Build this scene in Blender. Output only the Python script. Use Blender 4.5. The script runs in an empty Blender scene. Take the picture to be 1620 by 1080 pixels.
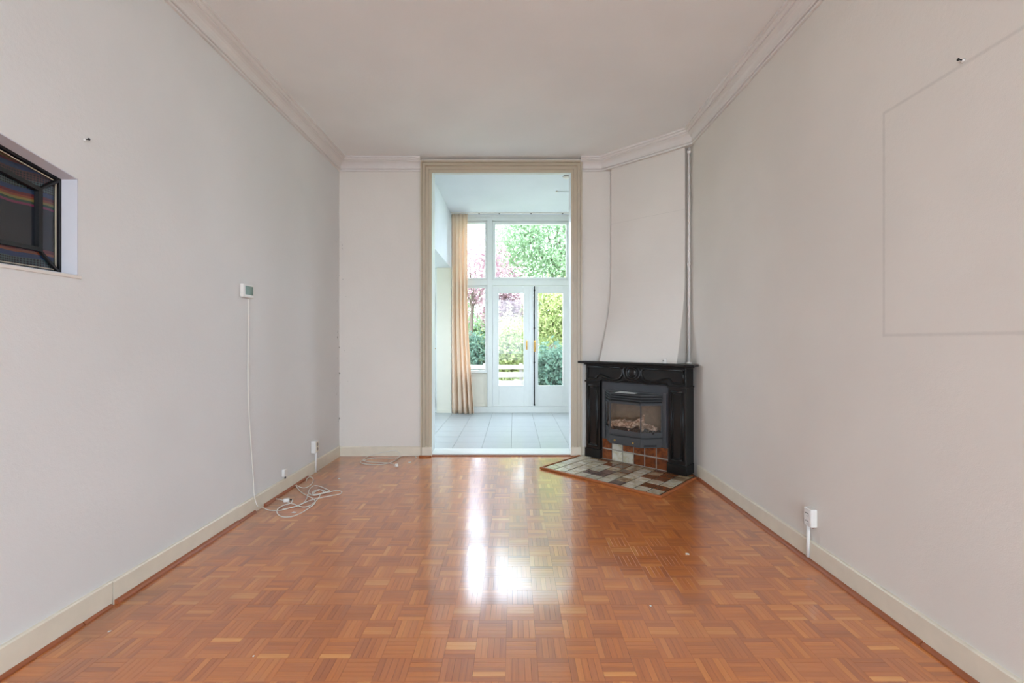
import bpy, bmesh, math, random
import numpy as np
from mathutils import Vector, Matrix
random.seed(7); RNG = np.random.default_rng(11)
S = bpy.context.scene
COL = S.collection
# ------------------------------------------------------------------ camera
FPX = 722.0; CAMH = 1.2; VX, VY = 813.0, 541.0
cam_d = bpy.data.cameras.new('camera'); cam = bpy.data.objects.new('camera', cam_d); COL.objects.link(cam)
cam.location = (0, 0, CAMH); cam.rotation_euler = (math.pi/2, 0, 0)
cam_d.sensor_width = 36; cam_d.lens = FPX/1620*36; cam_d.clip_start = 0.02; cam_d.clip_end = 300
cam_d.shift_x = -(VX-810)/1620; cam_d.shift_y = (VY-540)/1620
S.camera = cam
# ------------------------------------------------------------------ world, sun, exposure
w = bpy.data.worlds.new('overcast_sky'); S.world = w; w.use_nodes = True
bg = w.node_tree.nodes['Background']
bg.inputs[0].default_value = (0.725, 0.845, 1.0, 1); bg.inputs[1].default_value = 13.0
sun_d = bpy.data.lights.new('hazy_sun', 'SUN'); sun_d.energy = 2.5; sun_d.angle = math.radians(25); sun_d.color = (1, .96, .88)
sun = bpy.data.objects.new('hazy_sun', sun_d); COL.objects.link(sun)
sun.rotation_euler = (0, math.radians(-38), 0); sun.location = (-20, 10, 25)
def portal(name, loc, rot, sx, sy):                      # sampling aid in a window opening, gives off no light itself
    d = bpy.data.lights.new(name, 'AREA'); d.shape = 'RECTANGLE'; d.size = sx; d.size_y = sy
    o = bpy.data.objects.new(name, d); COL.objects.link(o); o.location = loc; o.rotation_euler = rot
    d.cycles.is_portal = True
portal('portal_front_window', (0.2, -3.17, 1.7), (math.pi/2, 0, 0), 2.7, 2.6)
portal('portal_garden_windows', (0.2, 7.95, 1.75), (-math.pi/2, 0, 0), 2.7, 3.1)
portal('portal_added_right_window', (1.80, -2.4, 1.7), (0, math.pi/2, 0), 2.2, 1.1)
portal('portal_added_side_window', (1.80, 6.4, 1.8), (0, math.pi/2, 0), 1.0, .8)
portal('portal_added_kitchen_window', (-3.15, 6.45, 1.62), (0, -math.pi/2, 0), 1.35, 1.7)
portal('portal_kitchen_door', (-1.95, 7.95, 1.4), (-math.pi/2, 0, 0), 1.1, 2.2)
vs = S.view_settings; vs.view_transform = 'Standard'; vs.look = 'None'; vs.gamma = 1; vs.use_curve_mapping = False
vs.exposure = 0.04
# ------------------------------------------------------------------ node helpers
def srgb(r, g, b):
    f = lambda c: ((c/255)/12.92 if c/255 <= .04045 else ((c/255+.055)/1.055)**2.4)
    return (f(r), f(g), f(b), 1)
class NT:
    def __init__(s, name):
        s.m = bpy.data.materials.new(name); s.m.use_nodes = True; s.t = s.m.node_tree
        s.b = s.t.nodes['Principled BSDF']; s.out = s.t.nodes['Material Output']
    def n(s, typ, ins=None, **kw):
        nd = s.t.nodes.new(typ)
        for k, v in kw.items(): setattr(nd, k, v)
        for k, v in (ins or {}).items(): s.set(nd.inputs[k], v)
        return nd
    def set(s, sock, v):
        if isinstance(v, bpy.types.NodeSocket): s.t.links.new(v, sock)
        else: sock.default_value = v
    def math(s, op, a, b=None, c=None, clamp=False):
        nd = s.t.nodes.new('ShaderNodeMath'); nd.operation = op; nd.use_clamp = clamp
        s.set(nd.inputs[0], a)
        if b is not None: s.set(nd.inputs[1], b)
        if c is not None: s.set(nd.inputs[2], c)
        return nd.outputs[0]
    def mix(s, f, a, b, mode='MIX'):
        nd = s.t.nodes.new('ShaderNodeMix'); nd.data_type = 'RGBA'; nd.blend_type = mode
        s.set(nd.inputs[0], f); s.set(nd.inputs[6], a); s.set(nd.inputs[7], b)
        return nd.outputs[2]
    def pos(s):
        g = s.t.nodes.new('ShaderNodeNewGeometry'); return g.outputs['Position']
    def xyz(s, v):
        q = s.t.nodes.new('ShaderNodeSeparateXYZ'); s.t.links.new(v, q.inputs[0]); return q.outputs
    def noise(s, vec, scale, detail=2, rough=.5, out='Fac'):
        nd = s.n('ShaderNodeTexNoise', {'Scale': scale, 'Detail': detail, 'Roughness': rough})
        if vec is not None: s.t.links.new(vec, nd.inputs['Vector'])
        return nd.outputs[out]
    def scale(s, vec, sc):
        nd = s.n('ShaderNodeMapping'); s.t.links.new(vec, nd.inputs[0]); nd.inputs['Scale'].default_value = sc; return nd.outputs[0]
    def step(s, v, lo, hi, a=0.0, b=1.0):
        nd = s.n('ShaderNodeMapRange', interpolation_type='SMOOTHSTEP'); s.set(nd.inputs[0], v)
        nd.inputs[1].default_value = lo; nd.inputs[2].default_value = hi; nd.inputs[3].default_value = a; nd.inputs[4].default_value = b
        return nd.outputs[0]
    def bump(s, h, strength, dist=.01, normal=None):
        nd = s.n('ShaderNodeBump', {'Height': h, 'Strength': strength, 'Distance': dist})
        if normal is not None: s.t.links.new(normal, nd.inputs['Normal'])
        return nd.outputs[0]
    def fin(s, color=None, rough=None, normal=None, **kw):
        if color is not None: s.set(s.b.inputs['Base Color'], color)
        if rough is not None: s.set(s.b.inputs['Roughness'], rough)
        if normal is not None: s.set(s.b.inputs['Normal'], normal)
        for k, v in kw.items(): s.set(s.b.inputs[k.replace('_', ' ')], v)
        return s.m
M = {}
def plain(name, col, rough=.5, var=.06, scale=12, bump=0, bscale=120, **kw):
    t = NT(name); p = t.pos()
    nz = t.noise(p, scale, 3)
    c2 = tuple(max(0, c*(1-var*2)) for c in col[:3])+(1,)
    c = t.mix(nz, c2, col)
    nrm = t.bump(t.noise(p, bscale, 2), bump, .002) if bump else None
    M[name] = t.fin(c, rough, nrm, **kw); return M[name]

WALLC = srgb(233, 226, 217)
def wallmat(name, base, rect=False, specks=.5, corner=False, seam=None):
    t = NT(name); p = t.pos(); x, y, z = t.xyz(p)
    big = t.noise(p, 1.3, 3); fine = t.noise(p, 260, 2); mid = t.noise(p, 45, 2)
    dk = tuple(c*.955 for c in base[:3])+(1,)
    c = t.mix(t.step(big, .35, .7), dk, base)
    # scuffs and specks of dirt
    vor = t.n('ShaderNodeTexVoronoi', {'Scale': 3.1, 'Randomness': 1.0}); t.t.links.new(p, vor.inputs['Vector'])
    wn = t.xyz(vor.outputs['Color'])
    rad = t.math('MULTIPLY', t.math('SUBTRACT', wn[0], .45, clamp=True), .032)
    d = t.math('ADD', vor.outputs['Distance'], t.math('MULTIPLY', t.math('SUBTRACT', mid, .5), .03))
    sp = t.math('MULTIPLY', t.math('LESS_THAN', d, rad), specks)
    c = t.mix(sp, c, srgb(95, 88, 80))
    if corner:      # chipped paint in the far left corner
        cx = t.math('SUBTRACT', x, -1.845); cy = t.math('SUBTRACT', 4.82, y)
        dist = t.math('MAXIMUM', t.math('ABSOLUTE', cx), t.math('ABSOLUTE', cy))
        near = t.step(dist, .03, .12, 1, 0)
        hz = t.math('MULTIPLY', t.step(z, .2, .5), t.step(z, 2.1, 2.4, 1, 0))
        ch = t.noise(t.scale(p, (1, 1, .55)), 34, 3, .6)
        c = t.mix(t.math('MULTIPLY', t.math('MULTIPLY', near, hz), t.step(ch, .665, .69)), c, srgb(75, 66, 58))
    if seam:        # faint board seams in the lining
        for zz in seam:
            dd = t.math('ABSOLUTE', t.math('SUBTRACT', z, t.math('ADD', zz, t.math('MULTIPLY', t.noise(p, 3), .02))))
            c = t.mix(t.step(dd, .001, .004, .12, 0), c, srgb(120, 110, 98))
    if rect:        # dust outline left by a picture
        qy = t.math('SUBTRACT', t.math('ABSOLUTE', t.math('SUBTRACT', y, 1.457)), .56)
        qz = t.math('SUBTRACT', t.math('ABSOLUTE', t.math('SUBTRACT', z, 1.72)), .49)
        sd = t.math('ABSOLUTE', t.math('MAXIMUM', qy, qz))
        wob = t.math('ADD', sd, t.math('MULTIPLY', t.math('SUBTRACT', t.noise(p, 40), .5), .006))
        c = t.mix(t.step(wob, .001, .011, .15, 0), c, srgb(110, 104, 95))
    h = t.math('ADD', t.math('MULTIPLY', mid, .6), t.math('MULTIPLY', fine, .4))
    M[name] = t.fin(c, .72, t.bump(h, .35, .004)); return M[name]
wallmat('wall_paint_cool_lit', srgb(230, 228, 225), corner=True); wallmat('wall_paint', WALLC, corner=True)  # same paint; left copy has the cooler light there put into its colour
wallmat('wall_paint_right', WALLC, rect=True)
wallmat('wall_paint_chimney', WALLC, specks=.25, seam=(2.42,))
wallmat('ceiling_paint', srgb(245, 244, 241), specks=.1)
wallmat('extension_paint', srgb(226, 231, 238), specks=.2)
wallmat('pier_paint', srgb(236, 234, 220), specks=.2)
plain('cornice_paint', srgb(232, 226, 221), .45, .03)
plain('cream_gloss', srgb(204, 190, 166), .35, .05, 9, .15, 60)
plain('cream_base', srgb(238, 228, 208), .4, .07, 14, .15, 60)
plain('white_gloss', srgb(232, 235, 232), .32, .03)
plain('panel_white', srgb(236, 232, 218), .4, .04)
plain('white_plastic', srgb(236, 232, 226), .35, .03)
plain('cable_white', srgb(232, 226, 216), .4, .05)
plain('dark_metal', srgb(40, 40, 40), .4, .1, Metallic=.6)
plain('brass', srgb(200, 160, 90), .28, .1, Metallic=1.0)
plain('black_paint', srgb(15, 15, 15), .30, .15, 30, .12, 40)
plain('black_lead', srgb(18, 18, 20), .4, .2, 40, .5, 90)
plain('stove_grey', srgb(70, 71, 73), .5, .1, 20, .1, 300)
plain('stove_plate', srgb(72, 74, 78), .55, .14, 8, .1, 200)
plain('slot_black', srgb(10, 10, 10), .7, .1)
plain('firebox_brown', srgb(176, 146, 118), .85, .3, 25, .6, 60)
plain('grout', srgb(168, 158, 144), .9, .15, 40, .4, 200)
plain('dark_grout', srgb(42, 36, 32), .9, .2, 40, .4, 200)
plain('ext_grout', srgb(120, 122, 122), .9, .15, 40)
plain('sub_floor', srgb(52, 30, 18), .8, .2, 30)
plain('paper', srgb(238, 240, 236), .6, .08, 60)
plain('lilac_reveal', srgb(216, 214, 218), .6, .04)
plain('stone_grey', srgb(150, 148, 142), .9, .2, 4)
plain('bounce_paving', srgb(196, 192, 186), .9, .1, 3)
plain('grey_blue_paint', srgb(150, 165, 172), .4, .05)
plain('bark', srgb(120, 104, 92), .9, .3, 12, .6, 30)
plain('pale_wood', srgb(168, 160, 152), .8, .12, 10, .4, 50)
plain('render_white', srgb(226, 228, 236), .9, .05)
plain('roof_slate', srgb(110, 104, 106), .8, .2)
def mat_ground():
    t = NT('garden_ground'); p = t.pos()
    c = t.mix(t.step(t.noise(p, 2.2, 4), .4, .62), srgb(150, 146, 130), srgb(128, 150, 92))
    M['garden_ground'] = t.fin(c, .95)
mat_ground()
def mat_glass(name, tint=(1, 1, 1, 1), gl=.06):
    t = NT(name); t.t.nodes.remove(t.b)
    tr = t.n('ShaderNodeBsdfTransparent', {'Color': tint}); g = t.n('ShaderNodeBsdfGlossy', {'Roughness': .01})
    lw = t.n('ShaderNodeLayerWeight', {'Blend': .15})
    f = t.math('ADD', t.math('MULTIPLY', lw.outputs['Fresnel'], .6), gl, clamp=True)
    mx = t.n('ShaderNodeMixShader', {0: f}); t.t.links.new(tr.outputs[0], mx.inputs[1]); t.t.links.new(g.outputs[0], mx.inputs[2])
    t.t.links.new(mx.outputs[0], t.out.inputs[0]); M[name] = t.m
mat_glass('glass', (.98, .99, .985, 1), .02); mat_glass('stove_glass', (.95, .93, .91, 1), .07); mat_glass('old_glass', (.85, .86, .9, 1), .05)
def mat_wood_slat():
    t = NT('parquet_oak')
    uv = t.n('ShaderNodeUVMap'); tone = t.n('ShaderNodeAttribute', attribute_name='tone')
    tr, tg, tb = t.xyz(tone.outputs['Color'])
    g1 = t.noise(t.scale(uv.outputs[0], (5, 95, 1)), 1.0, 5, .62)
    g2 = t.noise(t.scale(uv.outputs[0], (12, 420, 1)), 1.0, 2)
    r = t.n('ShaderNodeValToRGB'); e = r.color_ramp.elements
    e[0].position = 0; e[0].color = srgb(146, 80, 38); e[1].position = 1; e[1].color = srgb(240, 172, 98)
    for ps, c in ((.3, srgb(180, 99, 41)), (.55, srgb(211, 122, 50)), (.8, srgb(225, 143, 66))):
        q = e.new(ps); q.color = c
    f = t.math('ADD', tr, t.math('ADD', t.math('MULTIPLY', t.math('SUBTRACT', g1, .5), .48), t.math('MULTIPLY', t.math('SUBTRACT', g2, .5), .12)), clamp=True)
    t.t.links.new(f, r.inputs[0])
    c = t.mix(t.math('MULTIPLY', tg, .3), r.outputs[0], srgb(178, 100, 62))
    p = t.pos(); x, y, z = t.xyz(p)
    wear = t.step(t.noise(p, 1.7, 5, .6), .45, .8)
    c = t.mix(t.math('MULTIPLY', wear, .22), c, srgb(176, 128, 104))          # dull, greyed traffic wear
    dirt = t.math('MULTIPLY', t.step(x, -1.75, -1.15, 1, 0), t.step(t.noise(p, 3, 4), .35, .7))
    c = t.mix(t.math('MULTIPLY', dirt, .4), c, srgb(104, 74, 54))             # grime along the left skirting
    amb = t.math('MULTIPLY', t.step(t.math('ADD', t.math('ABSOLUTE', t.math('SUBTRACT', x, 1.35)), t.math('ABSOLUTE', t.math('SUBTRACT', y, 3.3))), .1, .55, 1, 0), t.step(t.noise(p, 4, 3), .35, .6))
    c = t.mix(t.math('MULTIPLY', amb, .55), c, srgb(140, 74, 26))             # unfaded amber varnish by the hearth
    scr = t.math('MULTIPLY', t.step(t.noise(t.scale(p, (14, 3, 1)), 2.6, 6, .7), .62, .82), .12)
    c = t.mix(scr, c, srgb(206, 186, 172))
    ro = t.math('ADD', t.math('ADD', .26, t.math('MULTIPLY', t.noise(p, 9, 4), .1)), t.math('MULTIPLY', wear, .06))
    nrm = t.bump(t.noise(p, 9, 2), .04, .004)
    M['parquet_oak'] = t.fin(c, ro, nrm, Coat_Weight=1.0, Coat_Roughness=.13, Coat_IOR=1.75)
mat_wood_slat()
def mat_wood(name, col, rough=.4):
    t = NT(name); p = t.pos()
    g = t.noise(t.scale(p, (6, 6, 60)), 1, 4); g3 = t.noise(p, 7, 3)
    c = t.mix(g, tuple(k*.7 for k in col[:3])+(1,), col); c = t.mix(t.math('MULTIPLY', g3, .35), c, tuple(k*.6 for k in col[:3])+(1,))
    M[name] = t.fin(c, rough)
mat_wood('red_wood', srgb(172, 98, 60)); mat_wood('amber_wood', srgb(186, 110, 62))
def mat_tile(name, col, col2, rough=.25, coat=.3):
    t = NT(name); p = t.pos(); oi = t.n('ShaderNodeObjectInfo')
    vec = t.n('ShaderNodeVectorMath', operation='ADD'); t.t.links.new(p, vec.inputs[0])
    cmb = t.n('ShaderNodeCombineXYZ', {0: t.math('MULTIPLY', oi.outputs['Random'], 37)}); t.t.links.new(cmb.outputs[0], vec.inputs[1])
    nz = t.noise(vec.outputs[0], 22, 4, .6)
    c = t.mix(t.step(nz, .38, .7), col, col2)
    c = t.mix(t.math('MULTIPLY', oi.outputs['Random'], .5), c, tuple(k*.6 for k in col2[:3])+(1,))
    M[name] = t.fin(c, rough, t.bump(nz, .2, .003), Coat_Weight=coat, Coat_Roughness=.12)
mat_tile('tile_cream', srgb(222, 214, 196), srgb(190, 174, 144)); mat_tile('tile_brown', srgb(138, 84, 48), srgb(100, 58, 34))
mat_tile('tile_purple', srgb(112, 92, 86), srgb(142, 118, 104)); mat_tile('tile_mottled', srgb(184, 160, 128), srgb(140, 108, 78))
mat_tile('tile_rust', srgb(146, 74, 32), srgb(88, 42, 20)); mat_tile('tile_white', srgb(214, 210, 196), srgb(190, 176, 142))
def mat_ext_tile():
    t = NT('tile_pale'); p = t.pos(); oi = t.n('ShaderNodeObjectInfo')
    nz = t.noise(t.scale(p, (2, 14, 1)), 3, 4)
    c = t.mix(nz, srgb(160, 167, 169), srgb(186, 191, 192)); c = t.mix(t.math('MULTIPLY', oi.outputs['Random'], .25), c, srgb(162, 168, 170))
    M['tile_pale'] = t.fin(c, .32, Coat_Weight=.1)
mat_ext_tile()
def mat_leaf(name, a, b):
    t = NT(name); at = t.n('ShaderNodeAttribute', attribute_name='tone'); r, g, bb = t.xyz(at.outputs['Color'])
    c = t.mix(r, a, b); t.t.nodes.remove(t.b)
    d = t.n('ShaderNodeBsdfDiffuse', {0: c}); tl = t.n('ShaderNodeBsdfTranslucent', {0: c}); mx = t.n('ShaderNodeMixShader', {0: .45})
    t.t.links.new(d.outputs[0], mx.inputs[1]); t.t.links.new(tl.outputs[0], mx.inputs[2]); t.t.links.new(mx.outputs[0], t.out.inputs[0]); M[name] = t.m
mat_leaf('leaf_green', srgb(122, 150, 112), srgb(176, 196, 162)); mat_leaf('leaf_yellow', srgb(134, 150, 92), srgb(192, 196, 140))
mat_leaf('leaf_blue', srgb(70, 98, 88), srgb(122, 146, 124)); mat_leaf('leaf_pink', srgb(138, 104, 112), srgb(190, 166, 168)); mat_leaf('leaf_hedge', srgb(108, 136, 96), srgb(160, 178, 138))
def mat_curtain():
    t = NT('curtain_cloth'); p = t.pos()
    c = t.mix(t.noise(t.scale(p, (40, 40, 3)), 2, 3), srgb(246, 226, 206), srgb(252, 240, 226)); t.t.nodes.remove(t.b)
    d = t.n('ShaderNodeBsdfDiffuse', {0: c}); tl = t.n('ShaderNodeBsdfTranslucent', {0: c}); mx = t.n('ShaderNodeMixShader', {0: .5})
    t.t.links.new(d.outputs[0], mx.inputs[1]); t.t.links.new(tl.outputs[0], mx.inputs[2]); t.t.links.new(mx.outputs[0], t.out.inputs[0]); M['curtain_cloth'] = t.m
mat_curtain()
def mat_textile():
    t = NT('woven_textile'); p = t.pos(); x, y, z = t.xyz(p)
    zz = t.math('ADD', z, t.math('MULTIPLY', t.math('SUBTRACT', t.noise(p, 5), .5), .02))
    f = t.math('DIVIDE', t.math('SUBTRACT', zz, 1.45), .6)
    r = t.n('ShaderNodeValToRGB'); cr = r.color_ramp; cr.interpolation = 'CONSTANT'; e = cr.elements
    DK = srgb(30, 36, 44); RED = srgb(150, 40, 44); OR = srgb(196, 92, 44); YE = srgb(196, 160, 70); BL = srgb(50, 84, 130); GR = srgb(60, 96, 62); PK = srgb(170, 56, 96); PT = srgb(96, 130, 128); PR = srgb(120, 74, 70)
    st = [(1.45, DK), (1.498, PT), (1.538, BL), (1.556, OR), (1.566, RED), (1.58, DK), (1.746, PK), (1.756, GR), (1.765, YE), (1.775, OR), (1.784, RED), (1.796, BL), (1.814, PT), (1.85, PR), (1.882, BL), (1.903, RED), (1.914, YE), (1.922, OR), (1.932, RED), (1.95, DK), (1.97, GR), (1.98, RED)]
    for i, (h, c) in enumerate(st):
        ps = (h-1.45)/.6
        if i < 2: e[i].position = ps; e[i].color = c
        else: q = e.new(ps); q.color = c
    t.t.links.new(f, r.inputs[0])
    dia = t.math('MULTIPLY', t.math('SINE', t.math('MULTIPLY', t.math('ADD', y, z), 330)), t.math('SINE', t.math('MULTIPLY', t.math('SUBTRACT', y, z), 330)))
    inb = None
    for lo, hi in ((1.498, 1.538), (1.814, 1.882)):
        b = t.math('MULTIPLY', t.math('GREATER_THAN', zz, lo), t.math('LESS_THAN', zz, hi)); inb = b if inb is None else t.math('ADD', inb, b)
    c = t.mix(t.math('MULTIPLY', inb, t.step(dia, .0, .15)), r.outputs[0], srgb(34, 40, 52))
    wv = t.math('SINE', t.math('MULTIPLY', y, 900))
    M['woven_textile'] = t.fin(c, .95, t.bump(wv, .04, .001))
mat_textile()
def mat_screen():
    t = NT('lcd_screen'); M['lcd_screen'] = t.fin(srgb(98, 128, 118), .08, Coat_Weight=1.0, Coat_Roughness=.02)
mat_screen()
def mat_log():
    t = NT('ceramic_log'); p = t.pos()
    c = t.mix(t.step(t.noise(p, 38, 4, .65), .4, .66), srgb(150, 116, 92), srgb(250, 222, 200)); M['ceramic_log'] = t.fin(c, .9, t.bump(t.noise(p, 70, 3), .6, .004))
mat_log()
# ------------------------------------------------------------------ mesh helpers
class MB:
    def __init__(s): s.v = []; s.f = []; s.sm = []
    def add(s, vs, fs, smooth=False):
        o = len(s.v); s.v += [tuple(v) for v in vs]
        for f in fs: s.f.append(tuple(i+o for i in f)); s.sm.append(smooth)
        return s
    def box(s, x0, x1, y0, y1, z0, z1):
        return s.add([(x0,y0,z0),(x1,y0,z0),(x1,y1,z0),(x0,y1,z0),(x0,y0,z1),(x1,y0,z1),(x1,y1,z1),(x0,y1,z1)],
                     [(0,3,2,1),(4,5,6,7),(0,1,5,4),(1,2,6,5),(2,3,7,6),(3,0,4,7)])
    def prism(s, poly, a, b, axis='z'):
        n = len(poly)
        def mk(p, h): return (p[0],p[1],h) if axis == 'z' else ((h,p[0],p[1]) if axis == 'x' else (p[0],h,p[1]))
        vs = [mk(p, a) for p in poly]+[mk(p, b) for p in poly]
        return s.add(vs, [tuple(range(n-1,-1,-1)), tuple(range(n,2*n))]+[(i,(i+1)%n,(i+1)%n+n,i+n) for i in range(n)])
    def tube(s, pts, r, seg=8, cap=True, smooth=True):
        pts = [Vector(p) for p in pts]; n = len(pts); rr = r if hasattr(r, '__len__') else [r]*n
        up = Vector((0, 0, 1)); prev = None; vs = []
        for i, p in enumerate(pts):
            d = (pts[min(i+1, n-1)]-pts[max(i-1, 0)])
            d = d.normalized() if d.length > 1e-9 else Vector((1, 0, 0))
            a = prev if prev is not None else (up if abs(d.z) < .9 else Vector((1, 0, 0)))
            x = a-d*a.dot(d)
            if x.length < 1e-6: x = Vector((0, 1, 0))-d*d.y
            x.normalize(); prev = x; y = d.cross(x)
            for k in range(seg):
                t = 2*math.pi*k/seg; vs.append(p+(x*math.cos(t)+y*math.sin(t))*rr[i])
        fs = [(i*seg+k, i*seg+(k+1)%seg, (i+1)*seg+(k+1)%seg, (i+1)*seg+k) for i in range(n-1) for k in range(seg)]
        if cap: fs += [tuple(range(seg-1,-1,-1)), tuple((n-1)*seg+k for k in range(seg))]
        return s.add(vs, fs, smooth)
    def lathe(s, prof, c=(0,0,0), axis=(0,0,1), seg=16, smooth=True):
        ax = Vector(axis).normalized(); x = ax.orthogonal().normalized(); y = ax.cross(x); c = Vector(c); vs = []
        for r, h in prof:
            for k in range(seg):
                t = 2*math.pi*k/seg; vs.append(c+ax*h+(x*math.cos(t)+y*math.sin(t))*r)
        n = len(prof); fs = [(i*seg+k, i*seg+(k+1)%seg, (i+1)*seg+(k+1)%seg, (i+1)*seg+k) for i in range(n-1) for k in range(seg)]
        fs += [tuple(range(seg-1,-1,-1)), tuple((n-1)*seg+k for k in range(seg))]
        return s.add(vs, fs, smooth)
    def sweep(s, path, prof):            # profile (offset to the left of the path, z) swept along 2D path with mitres
        n = len(path); P = [Vector(p) for p in path]; k = len(prof); vs = []
        for i in range(n):
            d0 = (P[i]-P[i-1]).normalized() if i else (P[1]-P[0]).normalized()
            d1 = (P[i+1]-P[i]).normalized() if i < n-1 else d0
            n0 = Vector((-d0.y, d0.x)); n1 = Vector((-d1.y, d1.x)); m = (n0+n1).normalized(); m = m/max(.2, m.dot(n0))
            for o, z in prof: vs.append((P[i].x+m.x*o, P[i].y+m.y*o, z))
        fs = [(i*k+j, i*k+(j+1)%k, (i+1)*k+(j+1)%k, (i+1)*k+j) for i in range(n-1) for j in range(k)]
        fs += [tuple(range(k-1,-1,-1)), tuple((n-1)*k+j for j in range(k))]
        return s.add(vs, fs)
    def mesh(s, name, mat):
        me = bpy.data.meshes.new(name); me.from_pydata(s.v, [], s.f)
        me.polygons.foreach_set('use_smooth', s.sm); me.update()
        bm = bmesh.new(); bm.from_mesh(me); bmesh.ops.recalc_face_normals(bm, faces=bm.faces); bm.to_mesh(me); bm.free()
        if mat: me.materials.append(M[mat])
        return me
    def build(s, name, mat, parent=None, bevel=0, bseg=2):
        o = bpy.data.objects.new(name, s.mesh(name, mat)); COL.objects.link(o)
        if parent is not None: o.parent = parent
        if bevel:
            b = o.modifiers.new('bevel', 'BEVEL'); b.width = bevel; b.segments = bseg; b.limit_method = 'ANGLE'; b.angle_limit = math.radians(40)
        return o
def tag(o, label, cat, group=None, kind=None):
    o['label'] = label; o['category'] = cat
    if group: o['group'] = group
    if kind: o['kind'] = kind
    return o
def thing(name, label, cat, loc=(0,0,0), rz=0, group=None, kind=None):
    o = bpy.data.objects.new(name, None); COL.objects.link(o); o.location = loc; o.rotation_euler = (0,0,rz); o.empty_display_size = .05
    return tag(o, label, cat, group, kind)
def link(name, me, parent, loc=(0,0,0), rot=(0,0,0)):
    o = bpy.data.objects.new(name, me); COL.objects.link(o); o.parent = parent; o.location = loc; o.rotation_euler = rot; return o
def smooth_path(pts, n=6):               # Catmull-Rom
    P = [Vector(p) for p in pts]; out = []
    for i in range(len(P)-1):
        a, b, c, d = P[max(i-1,0)], P[i], P[i+1], P[min(i+2, len(P)-1)]
        for k in range(n):
            t = k/n; out.append(.5*((2*b)+(c-a)*t+(2*a-5*b+4*c-d)*t*t+(3*b-a-3*c+d)*t**3))
    out.append(P[-1]); return out
# ------------------------------------------------------------------ the room's dimensions (metres)
XL, XR, YB, YF, ZC = -1.845, 1.635, 4.82, -3.1, 3.13       # living room
OXL, OXR, OZ = -.89, .622, 3.072                              # opening to the garden room
YB2, YG, ZG = 5.06, 7.80, 3.37                               # garden room
GXL, GXR = -1.068, 1.66
FX, FY = 1.132, 4.383; TH = math.radians(43.2)               # fireplace origin and turn
U = Vector((math.cos(TH), -math.sin(TH))); IN = Vector((math.sin(TH), math.cos(TH)))
def fw(a, y): return (FX+U.x*a+IN.x*y, FY+U.y*a+IN.y*y)      # fireplace local -> world
def floor_pt(px, py, z=0.0):
    Y = FPX*(CAMH-z)/(py-VY); return Vector(((px-VX)/FPX*Y, Y, z))
# ------------------------------------------------------------------ shell
def struct(o, label, cat): return tag(o, label, cat, None, 'structure')
# left wall with the slanted-top niche
wl = MB(); h0, h1, ht = .57, 1.932, 1.89; pk = (1.251, ht+.681*.2126); zb = 1.48
for y0, y1 in ((YF-.25, h0), (h1, YB)): wl.box(XL-.26, XL, y0, y1, -.2, 3.5)
wl.box(XL-.26, XL, h0, h1, -.2, zb)
wl.prism([(h0, ht), pk, (pk[0], 3.5), (h0, 3.5)], XL-.26, XL, 'x'); wl.prism([pk, (h1, ht), (h1, 3.5), (pk[0], 3.5)], XL-.26, XL, 'x')
wl.box(XL-.30, XL-.26, h0-.1, h1+.1, zb-.1, 2.2)
struct(wl.build('wall_left', 'wall_paint_cool_lit'), 'long off-white plastered wall with the stained glass niche', 'wall')
rv = MB()
def slab(p, q, t, x0, x1):
    d = Vector((q[0]-p[0], q[1]-p[1])).normalized(); n_ = Vector((-d.y, d.x))*t
    rv.prism([p, q, (q[0]+n_.x, q[1]+n_.y), (p[0]+n_.x, p[1]+n_.y)], x0, x1, 'x')
# right wall
sw = (6.0, 6.8, 1.3, 2.3)  # unseen opening added to brighten the garden room
bw = (-2.95, -1.85, .6, 2.8)  # unseen opening added to throw daylight on the left wall
struct(MB().box(XR, XR+.26, YF-.25, bw[0], -.2, 3.7).box(XR, XR+.26, bw[0], bw[1], -.2, bw[2]).box(XR, XR+.26, bw[0], bw[1], bw[3], 3.7).box(XR, XR+.26, bw[1], sw[0], -.2, 3.7).box(XR, XR+.26, sw[1], YG+.2, -.2, 3.7).box(XR, XR+.26, sw[0], sw[1], -.2, sw[2]).box(XR, XR+.26, sw[0], sw[1], sw[3], 3.7).build('wall_right', 'wall_paint_right'), 'long off-white plastered wall with a faint picture outline', 'wall')
# back wall with the tall opening
wb = MB().box(-3.2, OXL, YB, YB2, -.2, 3.7).box(OXR, XR, YB, YB2, -.2, 3.7).box(OXL, OXR, YB, YB2, OZ, 3.7)
struct(wb.build('wall_back', 'wall_paint'), 'off-white end wall with the tall opening to the garden room', 'wall')
# front wall (behind the camera) with a wide street window
wf = MB(); fx0, fx1, fz0, fz1 = -1.15, 1.55, .4, 3.0
wf.box(XL, fx0, YF-.25, YF, -.2, 3.5).box(fx1, XR, YF-.25, YF, -.2, 3.5).box(fx0, fx1, YF-.25, YF, -.2, fz0).box(fx0, fx1, YF-.25, YF, fz1, 3.5)
struct(wf.build('wall_front', 'wall_paint'), 'street-side wall with a wide window, behind the viewer', 'wall')
struct(MB().box(XL-.26, XR+.26, YF-.25, YB, ZC, 3.5).build('ceiling', 'ceiling_paint'), 'plain off-white plaster ceiling of the living room', 'ceiling')
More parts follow.
